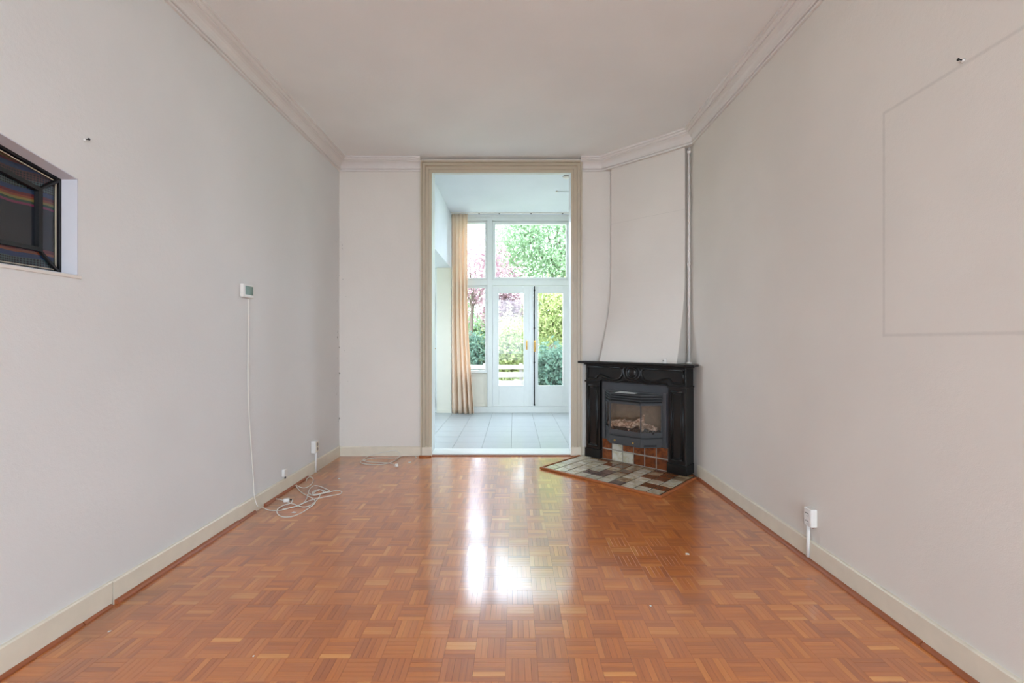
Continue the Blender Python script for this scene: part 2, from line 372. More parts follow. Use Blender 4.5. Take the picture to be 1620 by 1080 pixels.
# wall chimney breast: flat upper part, lower part flaring out over the mantel shelf
prof = [(3.05, 0), (2.6, 0), (2.2, 0), (1.95, 0), (1.8, .03), (1.65, .1), (1.5, .24), (1.35, .44), (1.2, .68), (1.1, .84), (1.006, 1)]
cb = MB(); vs = []
for z, f in prof:
    al, ar = -.344-.052*f, .436-.017*f; y = .197-.142*f
    # side returns run straight back until they meet the walls
    dl = (YB+.02-fw(al, y)[1])/IN.y; dr = (XR+.02-fw(ar, y)[0])/IN.x
    for a_, y_ in ((al, y), (ar, y), (ar, y+max(dr, .02)), (.2, y+.45), (al, y+max(dl, .02))):
        X, Y = fw(a_, y_); vs.append((min(X, XR+.02), min(Y, YB+.02), z))
k = 5; fs = []
for i in range(len(prof)-1):
    for j in range(k): fs.append((i*k+j, i*k+(j+1)%k, (i+1)*k+(j+1)%k, (i+1)*k+j))
fs += [tuple(range(k)), tuple((len(prof)-1)*k+j for j in range(k))]
cb.add(vs, fs)
struct(cb.build('wall_chimney_breast', 'wall_paint_chimney'), 'off-white chimney breast set across the corner, flaring above the mantel', 'wall')
# cornice
HC = 3.0
cp = [(0, HC), (.016, HC), (.018, HC+.004), (.018, HC+.012), (.011, HC+.014), (.011, HC+.018), (.022, HC+.020), (.026, HC+.026), (.026, HC+.034), (.020, HC+.036), (.021, HC+.044), (.026, HC+.058), (.035, HC+.071), (.048, HC+.081), (.060, HC+.086), (.066, HC+.088), (.066, HC+.097), (.072, HC+.097), (.080, HC+.101), (.084, HC+.108), (.084, HC+.113), (.096, HC+.115), (.098, HC+.122), (.098, ZC+.002), (0, ZC+.002)]
# path direction chosen so the room lies to the left of travel
c1 = MB().sweep([(-.975, YB), (XL, YB), (XL, YF)], cp); struct(c1.build('trim_1', 'cornice_paint'), 'moulded white plaster cornice along left wall and left end wall', 'cornice')
c2 = MB().sweep([(XR, YF), (XR, 4.152), (.93, YB), (.695, YB)], cp); struct(c2.build('trim_2', 'cornice_paint'), 'moulded white plaster cornice along right wall and across the chimney corner', 'cornice')
# small filler behind the diagonal cornice
struct(MB().prism([(XR, 4.152), (XR, YB), (.93, YB)], HC+.004, ZC).build('trim_3', 'wall_paint_chimney'), 'small plaster soffit closing the corner above the chimney breast', 'soffit')
# opening casing (architrave): stepped profile round left, top, right
ci = thing('trim_4', 'cream moulded architrave framing the tall opening', 'architrave', (0, 0, 0), 0, None, 'structure')
def casing(levels):
    m = MB()
    for (o0, o1, d) in levels:               # inner offset, outer offset from the casing's inner edge, projection
        L, R, T = -.866, .602, 2.987; y = YB-d
        m.box(L-o1, L-o0, y, YB, 0, T+o0); m.box(R+o0, R+o1, y, YB, 0, T+o0); m.box(L-o1, R+o1, y, YB, T+o0, min(T+o1, 3.124))
    return m
casing([(0, .028, .016), (.028, .040, .030), (.040, .064, .020), (.064, .078, .040), (.078, .097, .028), (.097, .113, .052)]).build('architrave_face', 'cream_gloss', ci)
MB().box(-.985, -.862, YB-.046, YB, 0, .10).build('plinth_block', 'cream_base', ci, .002); MB().box(.598, .70, YB-.046, YB, 0, .10).build('plinth_block', 'cream_base', ci, .002)
ln = MB().box(OXL, OXL+.012, YB-.01, YB2+.01, 0, OZ).box(OXR-.012, OXR, YB-.01, YB2+.01, 0, OZ).box(OXL, OXR, YB-.01, YB2+.01, OZ-.012, OZ)
ln.build('lining', 'white_gloss', ci)
th_ = thing('trim_5', 'white threshold slab with a brown wooden edge under the opening', 'threshold', (0, YB, 0), 0, None, 'structure')
MB().box(OXL+.012, OXR-.012, .004, .24, 0, .022).build('slab', 'white_gloss', th_, .003)
MB().box(OXL, OXR, -.02, .004, 0, .010).build('wood_strip', 'red_wood', th_, .002)
for xx in ((-.99, -.862), (.598, .735)):
    MB().tube([(xx[0], -.056, .006), (xx[1], -.05, .006)], .011, 8).build('corner_bead', 'amber_wood', th_)
# baseboards: pieces
bl = thing('baseboard_left', 'cream painted skirting board along the left wall', 'baseboard', (XL, 0, 0), 0, None, 'structure')
for y0, y1, hh in ((YF, 2.08, .112), (2.084, YB, .108)): MB().prism([(0, 0), (.016, 0), (.016, hh-.006), (.012, hh), (0, hh)], y0, y1, 'y').build('board', 'cream_base', bl)
def qround(m, y0, y1, r, side):          # quarter-round bead
    pr = [(0, 0)]+[(side*r*math.cos(t*math.pi/12), r*math.sin(t*math.pi/12)) for t in range(7)]
    m.prism([(p[0]+side*.016, p[1]) for p in pr], y0, y1, 'y')
for y0, y1, r in ((YF, 1.93, .014), (1.935, 2.07, .013), (2.09, 3.02, .020), (3.03, 3.22, .015), (3.34, 4.05, .017)):
    m = MB(); qround(m, y0, y1, r, 1); m.build('quarter_round', 'red_wood', bl)
br = thing('baseboard_right', 'cream painted skirting board along the right wall', 'baseboard', (XR, 0, 0), 0, None, 'structure')
for y0, y1 in ((YF, 2.50), (2.502, 4.03)): MB().prism([(0, 0), (-.016, 0), (-.016, .108), (-.012, .114), (0, .114)], y0, y1, 'y').build('board', 'cream_base', br)
for y0, y1, r in ((YF, 1.80, .017), (1.805, 4.0, .019)):
    m = MB(); qround(m, y0, y1, r, -1); m.build('quarter_round', 'red_wood', br)
bb = thing('baseboard_back', 'cream painted skirting board under the narrow left end wall', 'baseboard', (0, YB, 0), 0, None, 'structure')
MB().prism([(0, 0), (-.016, 0), (-.016, .092), (-.012, .098), (0, .098)], XL+.016, -.985, 'x').build('board', 'cream_base', bb)
MB().prism([(0, 0), (-.016, 0), (-.016, .092), (-.012, .098), (0, .098)], .70, .78, 'x').build('board', 'cream_base', bb)
# ------------------------------------------------------------------ parquet floor
fl = thing('floor', 'worn glossy oak mosaic parquet floor', 'floor', (0, 0, 0), 0, None, 'structure')
MB().box(XL-.02, XR+.02, YF-.02, YB+.1, -.2, -.004).build('sub_floor', 'sub_floor', fl)
SB = .1186; GX, GY = -.031, 1.734; NS = 5; g = .00032; bv = .00010
def slat_geo(x0, x1, y0, y1, z, along):  # bevelled top slat; returns verts, faces, uvs per face
    x0 += g; x1 -= g; y0 += g; y1 -= g
    if x1-x0 < .004 or y1-y0 < .004: return None
    zl = -.004; zs = z-.0001; ix, iy = bv, bv
    v = [(x0,y0,zl),(x1,y0,zl),(x1,y1,zl),(x0,y1,zl),(x0,y0,zs),(x1,y0,zs),(x1,y1,zs),(x0,y1,zs),(x0+ix,y0+iy,z),(x1-ix,y0+iy,z),(x1-ix,y1-iy,z),(x0+ix,y1-iy,z)]
    f = [(8,9,10,11),(4,5,9,8),(5,6,10,9),(6,7,11,10),(7,4,8,11),(0,1,5,4),(1,2,6,5),(2,3,7,6),(3,0,4,7)]
    return v, f
class Slats:
    def __init__(s): s.v = []; s.f = []; s.uv = []; s.tone = []; s.off = random.gauss(0, .06)
    def add(s, geo, along, ox, oy):
        v, f = geo; o = len(s.v); s.v += v
        tn = random.choices((random.gauss(.51, .065), random.gauss(.35, .05), random.gauss(.79, .06)), (.74, .15, .11))[0]+s.off; tn = max(.28, tn); tg = random.random()
        r1, r2 = random.uniform(0, 50), random.uniform(0, 50)
        for fc in f:
            s.f.append(tuple(i+o for i in fc))
            for i in fc:
                x, y = v[i][0], v[i][1]; s.uv.append((x+r1, y+r2) if along == 'x' else (y+r1, x+r2)); s.tone.append((tn, tg, 0, 1))
    def mesh(s, name):
        me = bpy.data.meshes.new(name); me.from_pydata(s.v, [], s.f); me.polygons.foreach_set('use_smooth', [False]*len(s.f))
        u = me.uv_layers.new(name='UVMap'); u.data.foreach_set('uv', [c for p in s.uv for c in p])
        a = me.color_attributes.new('tone', 'FLOAT_COLOR', 'CORNER'); a.data.foreach_set('color', [c for p in s.tone for c in p])
        me.materials.append(M['parquet_oak']); return me
def block_slats(dirn, clip=None, fine=False):
    global g, bv
    out = []; keep = (g, bv)
    if fine: g, bv = .0002, .00008
    for q in range(NS):
        b = (0, SB, q*SB/NS, (q+1)*SB/NS) if dirn == 'x' else (q*SB/NS, (q+1)*SB/NS, 0, SB)
        if clip: b = (max(b[0], clip[0]), min(b[1], clip[1]), max(b[2], clip[2]), min(b[3], clip[3]))
        z = 0 if fine else random.uniform(-.00012, .00006); ge = slat_geo(*b, z, dirn)
        if ge: out.append(ge)
    g, bv = keep; return out
def variant(dirn, clip=None):
    s = Slats()
    for ge in block_slats(dirn, clip): s.add(ge, dirn, 0, 0)
    return s
blk = {d: [variant(d).mesh('parquet_block') for _ in range(14)] for d in 'xy'}
slat = {}
for d in 'xy':
    slat[d] = []
    for _ in range(30):
        s = Slats(); b = (0, SB, 0, SB/NS) if d == 'x' else (0, SB/NS, 0, SB); s.add(slat_geo(*b, random.uniform(-.00012, .00006), d), d, 0, 0); slat[d].append(s.mesh('slat'))
bed = MB().box(.0005, SB-.0005, .0005, SB-.0005, -.0039, -.0022).mesh('parquet_block', 'sub_floor')
rest = Slats(); nblk = 0; nsl = 0
jmin = int(math.floor((YF-GY)/SB)); jmax = int((YB-GY)/SB); imin = int(math.floor((XL+.012-GX)/SB)); imax = int((XR-.012-GX)/SB)
order = [(j, i) for j in range(jmin, jmax+1) for i in range(imin, imax+1)]
order.sort(key=lambda t: (t[0] < -1, t[0], abs(t[1])))
for j, i in order:
    x, y = GX+i*SB, GY+j*SB; d = 'x' if (i+j) % 2 == 0 else 'y'
    full = x >= XL+.012 and x+SB <= XR-.012 and y >= YF and y+SB <= YB-.016
    inview = j >= -1 and abs((x+SB/2)/(y+SB)) < 1.14
    if full and inview and nblk < 300:
        if nsl < 300:
            o = link('parquet_block', bed, fl, (x, y, 0))
            for q in range(NS):
                link('slat', random.choice(slat[d]), o, (0, q*SB/NS, 0) if d == 'x' else (q*SB/NS, 0, 0)); nsl += 1
        else: link('parquet_block', random.choice(blk[d]), fl, (x, y, 0))
        nblk += 1
    else:
        cl = (max(x, XL+.012)-x, min(x+SB, XR-.012)-x, max(y, YF)-y, min(y+SB, YB-.016)-y)
        if cl[1]-cl[0] < .008 or cl[3]-cl[2] < .008: continue
        rest.off = random.gauss(0, .06)
        for v, f in block_slats(d, cl, True): rest.add(([(a+x, b+y, c) for a, b, c in v], f), d, 0, 0)
ro = bpy.data.objects.new('parquet_field', rest.mesh('parquet_field')); COL.objects.link(ro); ro.parent = fl; ro['kind'] = 'stuff'
# ------------------------------------------------------------------ garden room shell
def sbox(name, mat, label, cat, *bx):
    m = MB()
    for b in bx: m.box(*b)
    return struct(m.build(name, mat), label, cat)
sbox('ceiling_garden_room', 'extension_paint', 'smooth white ceiling of the garden room', 'ceiling', (GXL-.24, GXR, YB2, YG+.2, ZG, 3.7))
sbox('wall_garden_room_left', 'extension_paint', 'white upper wall and header over the side opening of the garden room', 'wall', (GXL-.24, GXL, YB2, YG, 2.46, ZG))
sbox('wall_garden_room_pillar', 'pier_paint', 'white wall pier left of the long curtain', 'wall', (GXL-.24, GXL, YG-.06, YG+.2, -.2, 2.46), (GXL-.24, GXL, YG, YG+.2, 2.46, 3.7), (GXL-.24, GXL+.01, YG-.075, YG-.06, 0, .05))
sbox('wall_kitchen', 'extension_paint', 'white walls and ceiling of the side room seen through the opening', 'wall', (-3.2, -3.0, YB2, 5.6, -.2, 2.7), (-3.2, -3.0, 7.3, YG+.2, -.2, 2.7), (-3.2, -3.0, 5.6, 7.3, -.2, .95), (-3.2, -3.0, 5.6, 7.3, 2.3, 2.7), (-3.0, GXL-.24, YB2, YG+.2, 2.46, 2.7), (-3.0, -2.5, YG, YG+.2, -.2, 2.46))  # outer side opening is unseen, added to light the pier
fe = thing('floor_garden_room', 'pale grey square floor tiles in the garden room', 'floor', (0, 0, 0), 0, None, 'structure')
MB().box(-3.0, GXR, YB+.1, YG+.2, -.2, -.003).build('grout_bed', 'ext_grout', fe)
TP = .334; tm = MB(); tm.add([(.002,.002,-.003),(TP-.002,.002,-.003),(TP-.002,TP-.002,-.003),(.002,TP-.002,-.003),(.002,.002,.001),(TP-.002,.002,.001),(TP-.002,TP-.002,.001),(.002,TP-.002,.001),(.004,.004,.002),(TP-.004,.004,.002),(TP-.004,TP-.004,.002),(.004,TP-.004,.002)],
    [(8,9,10,11),(4,5,9,8),(5,6,10,9),(6,7,11,10),(7,4,8,11),(0,1,5,4),(1,2,6,5),(2,3,7,6),(3,0,4,7)]); tm = tm.mesh('floor_tile', 'tile_pale')
x0 = (810.3-VX)/FPX*YG
for i in range(-6, 5):
    for j in range(9):
        x = x0+i*TP; y = YG-(j+1)*TP
        if y < YB2-.3: continue
        o = link('floor_tile', tm, fe, (x, y, 0))
        if y < YB2: o.scale.y = (y+TP-YB2)/TP; o.location.y = YB2
# garden wall: posts, rails, windows, french doors
sc = YG/FPX
def gx(p): return (p-VX)*sc
def gz(p): return CAMH+(VY-p)*sc
gw = thing('wall_garden', 'white painted timber window wall with posts and transom', 'window wall', (0, YG, 0), 0, None, 'structure')
def gpart(name, px0, px1, py0, py1, y0, y1, mat='white_gloss', parent=None, bevel=.004, absx=None, absz=None):
    a, b = absx or (gx(px0), gx(px1)); c, d = absz or (gz(py1), gz(py0))
    return MB().box(a, b, y0, y1, c, d).build(name, mat, parent or gw, bevel)
PX1, PX2 = (gx(771), gx(779)), (gx(900.6), gx(908.6))
for X0, X1 in ((GXL, gx(721)), PX1, PX2, (gx(957), GXR)): MB().box(X0, X1, -.02, .10, .10, ZG-.04).build('post', 'white_gloss', gw, .004)
for X0, X1 in ((gx(721), PX1[0]), (PX1[1], PX2[0]), (PX2[1], gx(957))):
    MB().box(X0, X1, -.02, .10, gz(451.5), gz(443)).build('transom', 'white_gloss', gw, .004)
    MB().box(X0, X1, -.02, .10, ZG-.10, ZG-.04).build('head_rail', 'white_gloss', gw, .004)
MB().box(GXL, GXR, -.05, .12, 0, .10).build('sill_beam', 'white_gloss', gw, .004)
MB().box(GXL, GXR, -.02, .12, ZG-.04, ZG).build('head_beam', 'white_gloss', gw, .002)
def ring(m, x0, x1, z0, z1, t, y0, y1):
    tl, tr, tb, tt = t if hasattr(t, '__len__') else (t,)*4
    m.box(x0, x0+tl, y0, y1, z0, z1).box(x1-tr, x1, y0, y1, z0, z1).box(x0+tl, x1-tr, y0, y1, z0, z0+tb).box(x0+tl, x1-tr, y0, y1, z1-tt, z1); return m
def window(name, label, X0, X1, Z0, Z1, t):
    w_ = thing(name, label, 'window', (0, YG, 0), 0, None, 'structure')
    ring(MB(), X0+.003, X1-.003, Z0+.003, Z1-.003, t, .0, .075).build('window_frame', 'white_gloss', w_, .004)
    MB().box(X0+t*.7, X1-t*.7, .045, .051, Z0+t*.7, Z1-t*.7).build('pane', 'glass', w_); return w_
window('window_2', 'large square upper window above the french doors', PX1[1], PX2[0], gz(443), ZG-.10, .048)
window('window_3', 'narrow upper window beside the long curtain', gx(721), PX1[0], gz(443), ZG-.10, .036)
window('window_4', 'narrow upper window at the right of the garden wall', PX2[1], gx(957), gz(443), ZG-.10, .036)
for nm, X0, X1, lb in (('window_5', gx(721), PX1[0], 'narrow side light beside the curtain, with a sill and panelled base'), ('window_6', PX2[1], gx(957), 'narrow side light right of the french doors')):
    w_ = window(nm, lb, X0, X1, gz(590), gz(451.5), .036)
    MB().box(X0+.002, X1-.002, -.07, .0, gz(589.5), gz(585)).build('window_sill', 'white_gloss', w_, .004)
    pn = MB().box(X0+.002, X1-.002, .02, .06, .10, gz(590)).build('base_panel', 'panel_white', w_)
    ring(MB(), X0+.004, X1-.004, .105, gz(590)-.004, .05, .008, .02).build('panel_frame', 'panel_white', pn, .003)
    for q in (.35, .62): MB().box(X0+(X1-X0)*q-.004, X0+(X1-X0)*q+.004, .016, .021, .16, gz(590)-.06).build('groove_bead', 'panel_white', pn)
def leaf(name, label, X0, X1, pl, pr, ptop, pbot, handle_x):
    d_ = thing(name, label, 'door', (0, YG, 0), 0, None, 'structure'); z0, z1 = .105, gz(452)-.003
    ring(MB(), X0+.002, X1-.002, z0, z1, (gx(pl)-X0, X1-gx(pr), gz(pbot)-z0, z1-gz(ptop)), .0, .05).build('door_frame', 'white_gloss', d_, .004)
    ring(MB(), gx(pl)-.012, gx(pr)+.012, gz(pbot)-.012, gz(ptop)+.012, .014, -.008, .0).build('glazing_bead', 'white_gloss', d_, .003)
    MB().box(gx(pl)-.004, gx(pr)+.004, .022, .028, gz(pbot)-.004, gz(ptop)+.004).build('pane', 'glass', d_)
    return d_
d1 = leaf('door_1', 'left white french door with a tall pane and brass pull', PX1[1], gx(844.6), 788.7, 828.5, 463.4, 609.8, 833)
d2 = leaf('door_2', 'right white french door with a tall pane and dark bolt rod', gx(844.6), PX2[0], 850.9, 890.6, 463.4, 609.8, 846)
MB().box(gx(837), gx(844.2), -.012, 0, .11, gz(453)).build('astragal', 'white_gloss', d1, .003)
h_ = MB().box(gx(832), gx(834.4), -.006, 0, gz(553), gz(538)).build('handle_plate', 'brass', d1, .002)
MB().tube([(gx(833.2), -.006, gz(540)), (gx(833.2), -.04, gz(541)), (gx(833.2), -.045, gz(546)), (gx(833.2), -.04, gz(551)), (gx(833.2), -.006, gz(552))], .006).build('pull', 'brass', h_)
rod = MB().tube([(gx(845.2), -.022, .12), (gx(845.2), -.022, gz(453))], .009, 8).build('bolt_rod', 'dark_metal', d2)
for pz in (459, 519, 573, 640): MB().box(gx(845.2)-.014, gx(845.2)+.014, -.034, 0, gz(pz)-.012, gz(pz)+.012).build('rod_guide', 'dark_metal', d2, .002)
h2 = MB().box(gx(844.3), gx(847.3), -.03, 0, gz(556), gz(538)).build('lock_case', 'brass', d2, .003)
MB().tube([(gx(846), -.03, gz(541)), (gx(846.2), -.065, gz(543)), (gx(846.4), -.07, gz(549)), (gx(846), -.06, gz(555))], [.006, .008, .009, .007]).build('lever', 'brass', h2)
# side-room glazed door in the garden wall, left of the pier
d3 = thing('door_3', 'grey-blue glazed door in the side room, left of the pier', 'door', (0, YG, 0), 0, None, 'structure')
X0, X1 = -2.5, GXL-.24
ring(MB(), X0, X1, 0, 2.46, .05, .0, .12).build('door_casing', 'white_gloss', d3, .003)
MB().box(X0+.05, X1-.05, 0, .12, gz(462), gz(456)).build('transom', 'white_gloss', d3)
MB().box(X0+.05, X1-.05, .05, .056, gz(456), 2.41).build('pane', 'glass', d3)
ring(MB(), X0+.055, X1-.055, .055, gz(462)-.005, (.10, .07, .95, .10), -.02, .04).build('door_frame', 'grey_blue_paint', d3, .003)
MB().box(X0+.15, X1-.12, .01, .016, 1.0, gz(462)-.10).build('pane', 'glass', d3)
for pz in (480, 637): MB().tube([(X1-.05, -.03, gz(pz)-.05), (X1-.05, -.03, gz(pz)+.05)], .011).build('hinge', 'dark_metal', d3)
MB().tube([(X1-.09, -.02, gz(551)), (X1-.09, -.07, gz(551)), (X1-.02, -.07, gz(551))], .008).build('handle', 'brass', d3)
for nm, lb, q in (('added_window_8', 'added unseen side window brightening the garden room from its right wall', sw), ('added_window_10', 'added unseen kitchen window lighting the side room and the pier', (5.6, 7.3, .95, 2.3)), ('added_window_9', 'added unseen tall window in the right wall, lighting the left wall', bw)):  # unseen windows added for more daylight
    w8 = thing(nm, lb, 'window', (-3.24 if nm == 'added_window_10' else XR, 0, 0), 0, None, 'structure'); m = MB()
    for a_, b_, c_, d_ in ((q[0], q[1], q[2], q[2]+.06), (q[0], q[1], q[3]-.06, q[3]), (q[0], q[0]+.06, q[2]+.06, q[3]-.06), (q[1]-.06, q[1], q[2]+.06, q[3]-.06)): m.box(.08, .16, a_, b_, c_, d_)
    m.build('window_frame', 'white_gloss', w8); MB().box(.118, .124, q[0]+.06, q[1]-.06, q[2]+.06, q[3]-.06).build('pane', 'glass', w8)
# front (street) window behind the viewer
w7 = thing('window_7', 'wide street window behind the viewer', 'window', (0, YF, 0), 0, None, 'structure')
ring(MB(), fx0, fx1, fz0, fz1, .06, -.18, -.08).box(.33, .37, -.18, -.08, fz0+.06, fz1-.06).build('window_frame', 'white_gloss', w7)
for a_, b_ in ((fx0+.06, .33), (.37, fx1-.06)): MB().box(a_, b_, -.135, -.13, fz0+.06, fz1-.06).build('pane', 'glass', w7)
# ------------------------------------------------------------------ left niche window
w1 = thing('window_1', 'small slanted-top niche window with black leaded bars', 'window', (XL, 0, 0), 0, None, 'structure')
FXP = -.066
outer = [(h0, zb), (h1, zb), (h1, ht), pk, (h0, ht)]
def inset(poly, d):
    n = len(poly); out = []
    for i in range(n):
        p0, p1, p2 = Vector(poly[i-1]), Vector(poly[i]), Vector(poly[(i+1) % n])
        a = (p1-p0).normalized(); b = (p2-p1).normalized(); na = Vector((-a.y, a.x)); nb = Vector((-b.y, b.x)); m = (na+nb).normalized(); m /= m.dot(na)
        out.append(tuple(p1+m*d))
    return out
def polyring(m, A, B, x0, x1):
    n = len(A)
    for i in range(n): m.prism([A[i], A[(i+1) % n], B[(i+1) % n], B[i]], x0, x1, 'x')
    return m
o1 = inset(outer, .001); o2 = inset(outer, .015); o3 = inset(outer, .021); o4 = inset(outer, .024); i1 = inset(outer, .086); i2 = inset(outer, .102)
polyring(MB(), o1, o2, FXP-.022, FXP).build('outer_frame', 'black_lead', w1)
polyring(MB(), o3, o4, FXP-.008, FXP-.004).build('putty_bead', 'cream_gloss', w1)
polyring(MB(), i1, i2, FXP-.014, FXP+.006).build('inner_bar', 'black_lead', w1)
for a_, b_ in zip(o2, i1): MB().tube([(FXP-.004, a_[0], a_[1]), (FXP-.004, b_[0], b_[1])], .0075, 6, smooth=False).build('diagonal_bar', 'black_lead', w1)
for i in range(5): MB().prism([o2[i], o2[(i+1) % 5], i1[(i+1) % 5], i1[i]], FXP-.010, FXP-.008, 'x').build('pane', 'old_glass', w1)
MB().prism(i2, FXP-.010, FXP-.008, 'x').build('pane', 'old_glass', w1)
ot = inset(outer, -.02)
for p_, q_, nm in ((outer[1], outer[2], 'reveal'), (outer[2], outer[3], 'reveal'), (outer[0], outer[1], 'sill')):
    d_ = (Vector(q_)-Vector(p_)).normalized(); n_ = Vector((-d_.y, d_.x))*.004
    MB().prism([p_, q_, (q_[0]+n_.x, q_[1]+n_.y), (p_[0]+n_.x, p_[1]+n_.y)], FXP, .0006, 'x').build(nm, 'lilac_reveal', w1)
MB().box(-.001, .005, h0-.03, h1+.012, zb-.012, zb+.001).build('sill_lip', 'wall_paint', w1, .002)
tx = MB(); nn = 60; vs = []
for k_ in range(nn+1):
    y = h0+(h1-h0)*k_/nn; xx = XL-.108+.010*math.sin(y*17)+.006*math.sin(y*41)
    for z in (zb+.002, ht+min(y-h0, h1-y)*.2126-.002): vs.append((xx, y, z))
tx.add(vs, [(2*i, 2*i+1, 2*i+3, 2*i+2) for i in range(nn)], True)
txo = tx.build('striped_textile', 'woven_textile'); sm = txo.modifiers.new('thick', 'SOLIDIFY'); sm.thickness = .004
tag(txo, 'colourful striped woven cloth hanging behind the niche window', 'textile')
# ------------------------------------------------------------------ hearth
he = thing('hearth', 'tiled corner hearth with a reddish wooden edging, in front of the fireplace', 'hearth', (FX, FY, 0), -TH)
HW, HF = .597, .64
def ly(w_): return -w_
def clipped(poly):                        # clip a local polygon against the two walls (half planes)
    def clip(P, f):
        out = []
        for i in range(len(P)):
            a, b = P[i-1], P[i]; fa, fb = f(a), f(b)
            if (fa <= 0) != (fb <= 0): t = fa/(fa-fb); out.append((a[0]+(b[0]-a[0])*t, a[1]+(b[1]-a[1])*t))
            if fb <= 0: out.append(b)
        return out
    P = clip(poly, lambda p: fw(*p)[1]-(YB-.018)); P = clip(P, lambda p: fw(*p)[0]-(XR-.036)); return P
MB().prism(clipped([(-HW+.012, -HF+.012), (HW-.012, -HF+.012), (HW-.012, .06), (-HW+.012, .06)]), .001, .011).build('mortar_bed', 'dark_grout', he)
pit = (2*HW-.044)/10
rows = ['WWWWWWPWWW', 'WWWPPWGWBB', 'WWWWPGWWWW', 'WWWWGBWBBW', 'WWWBBGWGBG', 'WGBGBGGBBG']
mt = {'W': 'tile_cream', 'B': 'tile_brown', 'P': 'tile_purple', 'G': 'tile_mottled'}
tiles = {}
def tile_mesh(poly, mat, z0=.011, z1=.0165):
    n = len(poly); c = Vector((sum(p[0] for p in poly)/n, sum(p[1] for p in poly)/n)); top = [tuple(c+(Vector(p)-c)*.965) for p in poly]
    m = MB(); vs = [(p[0], p[1], z0) for p in poly]+[(p[0], p[1], z1-.0015) for p in poly]+[(p[0], p[1], z1) for p in top]
    fs = [tuple(range(2*n, 3*n))]+[(i+k_*n, (i+1) % n+k_*n, (i+1) % n+(k_+1)*n, i+(k_+1)*n) for i in range(n) for k_ in range(2)]
    m.add(vs, fs); return m.mesh('hearth_tile', mat)
for r in range(6):
    for c in range(10):
        xa = -HW+.022+c*pit; ya = -HF+.022+r*pit; gp = .006
        poly = clipped([(xa+gp, ya+gp), (xa+pit-gp, ya+gp), (xa+pit-gp, min(ya+pit-gp, .045)), (xa+gp, min(ya+pit-gp, .045))])
        if len(poly) < 3: continue
        ar = abs(sum(poly[i-1][0]*poly[i][1]-poly[i][0]*poly[i-1][1] for i in range(len(poly))))/2
        if ar < .0008: continue
        ch = rows[r][c]; key = (ch, 0) if len(poly) == 4 and ar > .0105 else None
        link('hearth_tile', tile_mesh(poly, mt[ch]), he)
def edge(p, q):
    m = MB(); P, Q = Vector(p), Vector(q); d = (Q-P).normalized(); n_ = Vector((-d.y, d.x))*.011
    m.prism(clipped([tuple(P-n_), tuple(Q-n_), tuple(Q+n_), tuple(P+n_)]), 0, .021); return m.build('wood_edging', 'amber_wood', he, .005)
edge((-HW-.011, -HF), (HW+.011, -HF)); edge((HW, -HF+.011), (HW, .2)); edge((-HW, -HF+.011), (-HW, .1))
# ------------------------------------------------------------------ mantelpiece
mp = thing('mantelpiece', 'black painted mantelpiece with a carved medallion, across the corner', 'mantelpiece', (FX, FY, 0), -TH)
Zb = .0168
def lbox(m, x0, x1, y0, y1, z0, z1): m.prism(clipped2([(x0, y0), (x1, y0), (x1, y1), (x0, y1)]), z0, z1); return m
def clipped2(poly):
    def clip(P, f):
        out = []
        for i in range(len(P)):
            a, b = P[i-1], P[i]; fa, fb = f(a), f(b)
            if (fa <= 0) != (fb <= 0): t = fa/(fa-fb); out.append((a[0]+(b[0]-a[0])*t, a[1]+(b[1]-a[1])*t))
            if fb <= 0: out.append(b)
        return out
    return clip(clip(poly, lambda p: fw(*p)[1]-(YB-.002)), lambda p: fw(*p)[0]-(XR-.002))
BK = 'black_paint'
MB().prism(clipped2([(-.612, -.030), (.606, -.030), (.606, .3), (.5, .6), (-.5, .6), (-.612, .3)]), .982, 1.004).build('shelf', BK, mp, .006, 3)
lbox(MB(), -.545, .545, -.012, .2, .966, .982).build('shelf_moulding', BK, mp, .006, 3)
fz = lbox(MB(), -.5265, .5265, .004, .16, .805, .966).build('frieze', BK, mp, .002)
def mold(pts, r=.006, parent=fz, nm='moulding', n=8): return MB().tube(smooth_path(pts, n), r, 8).build(nm, BK, parent)
def rect_mold(x0, x1, z0, z1, y, r, parent, nm='panel_moulding'):
    m = MB()
    for a, b in (((x0, z0), (x1, z0)), ((x1, z0), (x1, z1)), ((x1, z1), (x0, z1)), ((x0, z1), (x0, z0))): m.tube([(a[0], y, a[1]), (b[0], y, b[1])], r, 6)
    return m.build(nm, BK, parent)
yf = .001
for s in (-1, 1):
    # panel border with a serpentine lower edge sweeping up into the medallion's scroll
    m = MB()
    m.tube([(s*.503, yf, .829), (s*.503, yf, .948)], .009, 8); m.tube([(s*.503, yf, .948), (s*.125, yf, .948)], .009, 8)
    m.tube(smooth_path([(s*.503, yf, .829), (s*.47, yf, .829), (s*.425, yf, .829), (s*.40, yf, .838), (s*.385, yf, .855), (s*.365, yf, .866), (s*.33, yf, .862), (s*.28, yf, .847), (s*.22, yf, .832), (s*.17, yf, .831), (s*.13, yf, .845), (s*.106, yf, .875), (s*.100, yf, .905), (s*.106, yf, .93), (s*.125, yf, .948)], 5), .010, 8)
    m.build('panel_moulding', BK, fz)
    mold([(s*.355, yf, .812), (s*.33, yf, .826), (s*.29, yf, .828), (s*.22, yf, .815), (s*.15, yf, .810), (s*.08, yf, .822), (s*.03, yf, .815), (0, yf, .812)], .008)
    mold([(s*.07, yf, .955), (s*.088, yf, .93), (s*.086, yf, .89), (s*.068, yf, .855), (s*.03, yf, .833), (0, yf, .828)], .009, nm='scroll')
md = MB(); md.lathe([(.064, 0), (.064, .006), (.058, .012), (.052, .008), (.047, .004), (.047, .002), (.044, .010), (.03, .015), (.0005, .017)], (0, yf+.002, .905), (0, -1, 0), 32)
md.build('medallion', BK, mp)
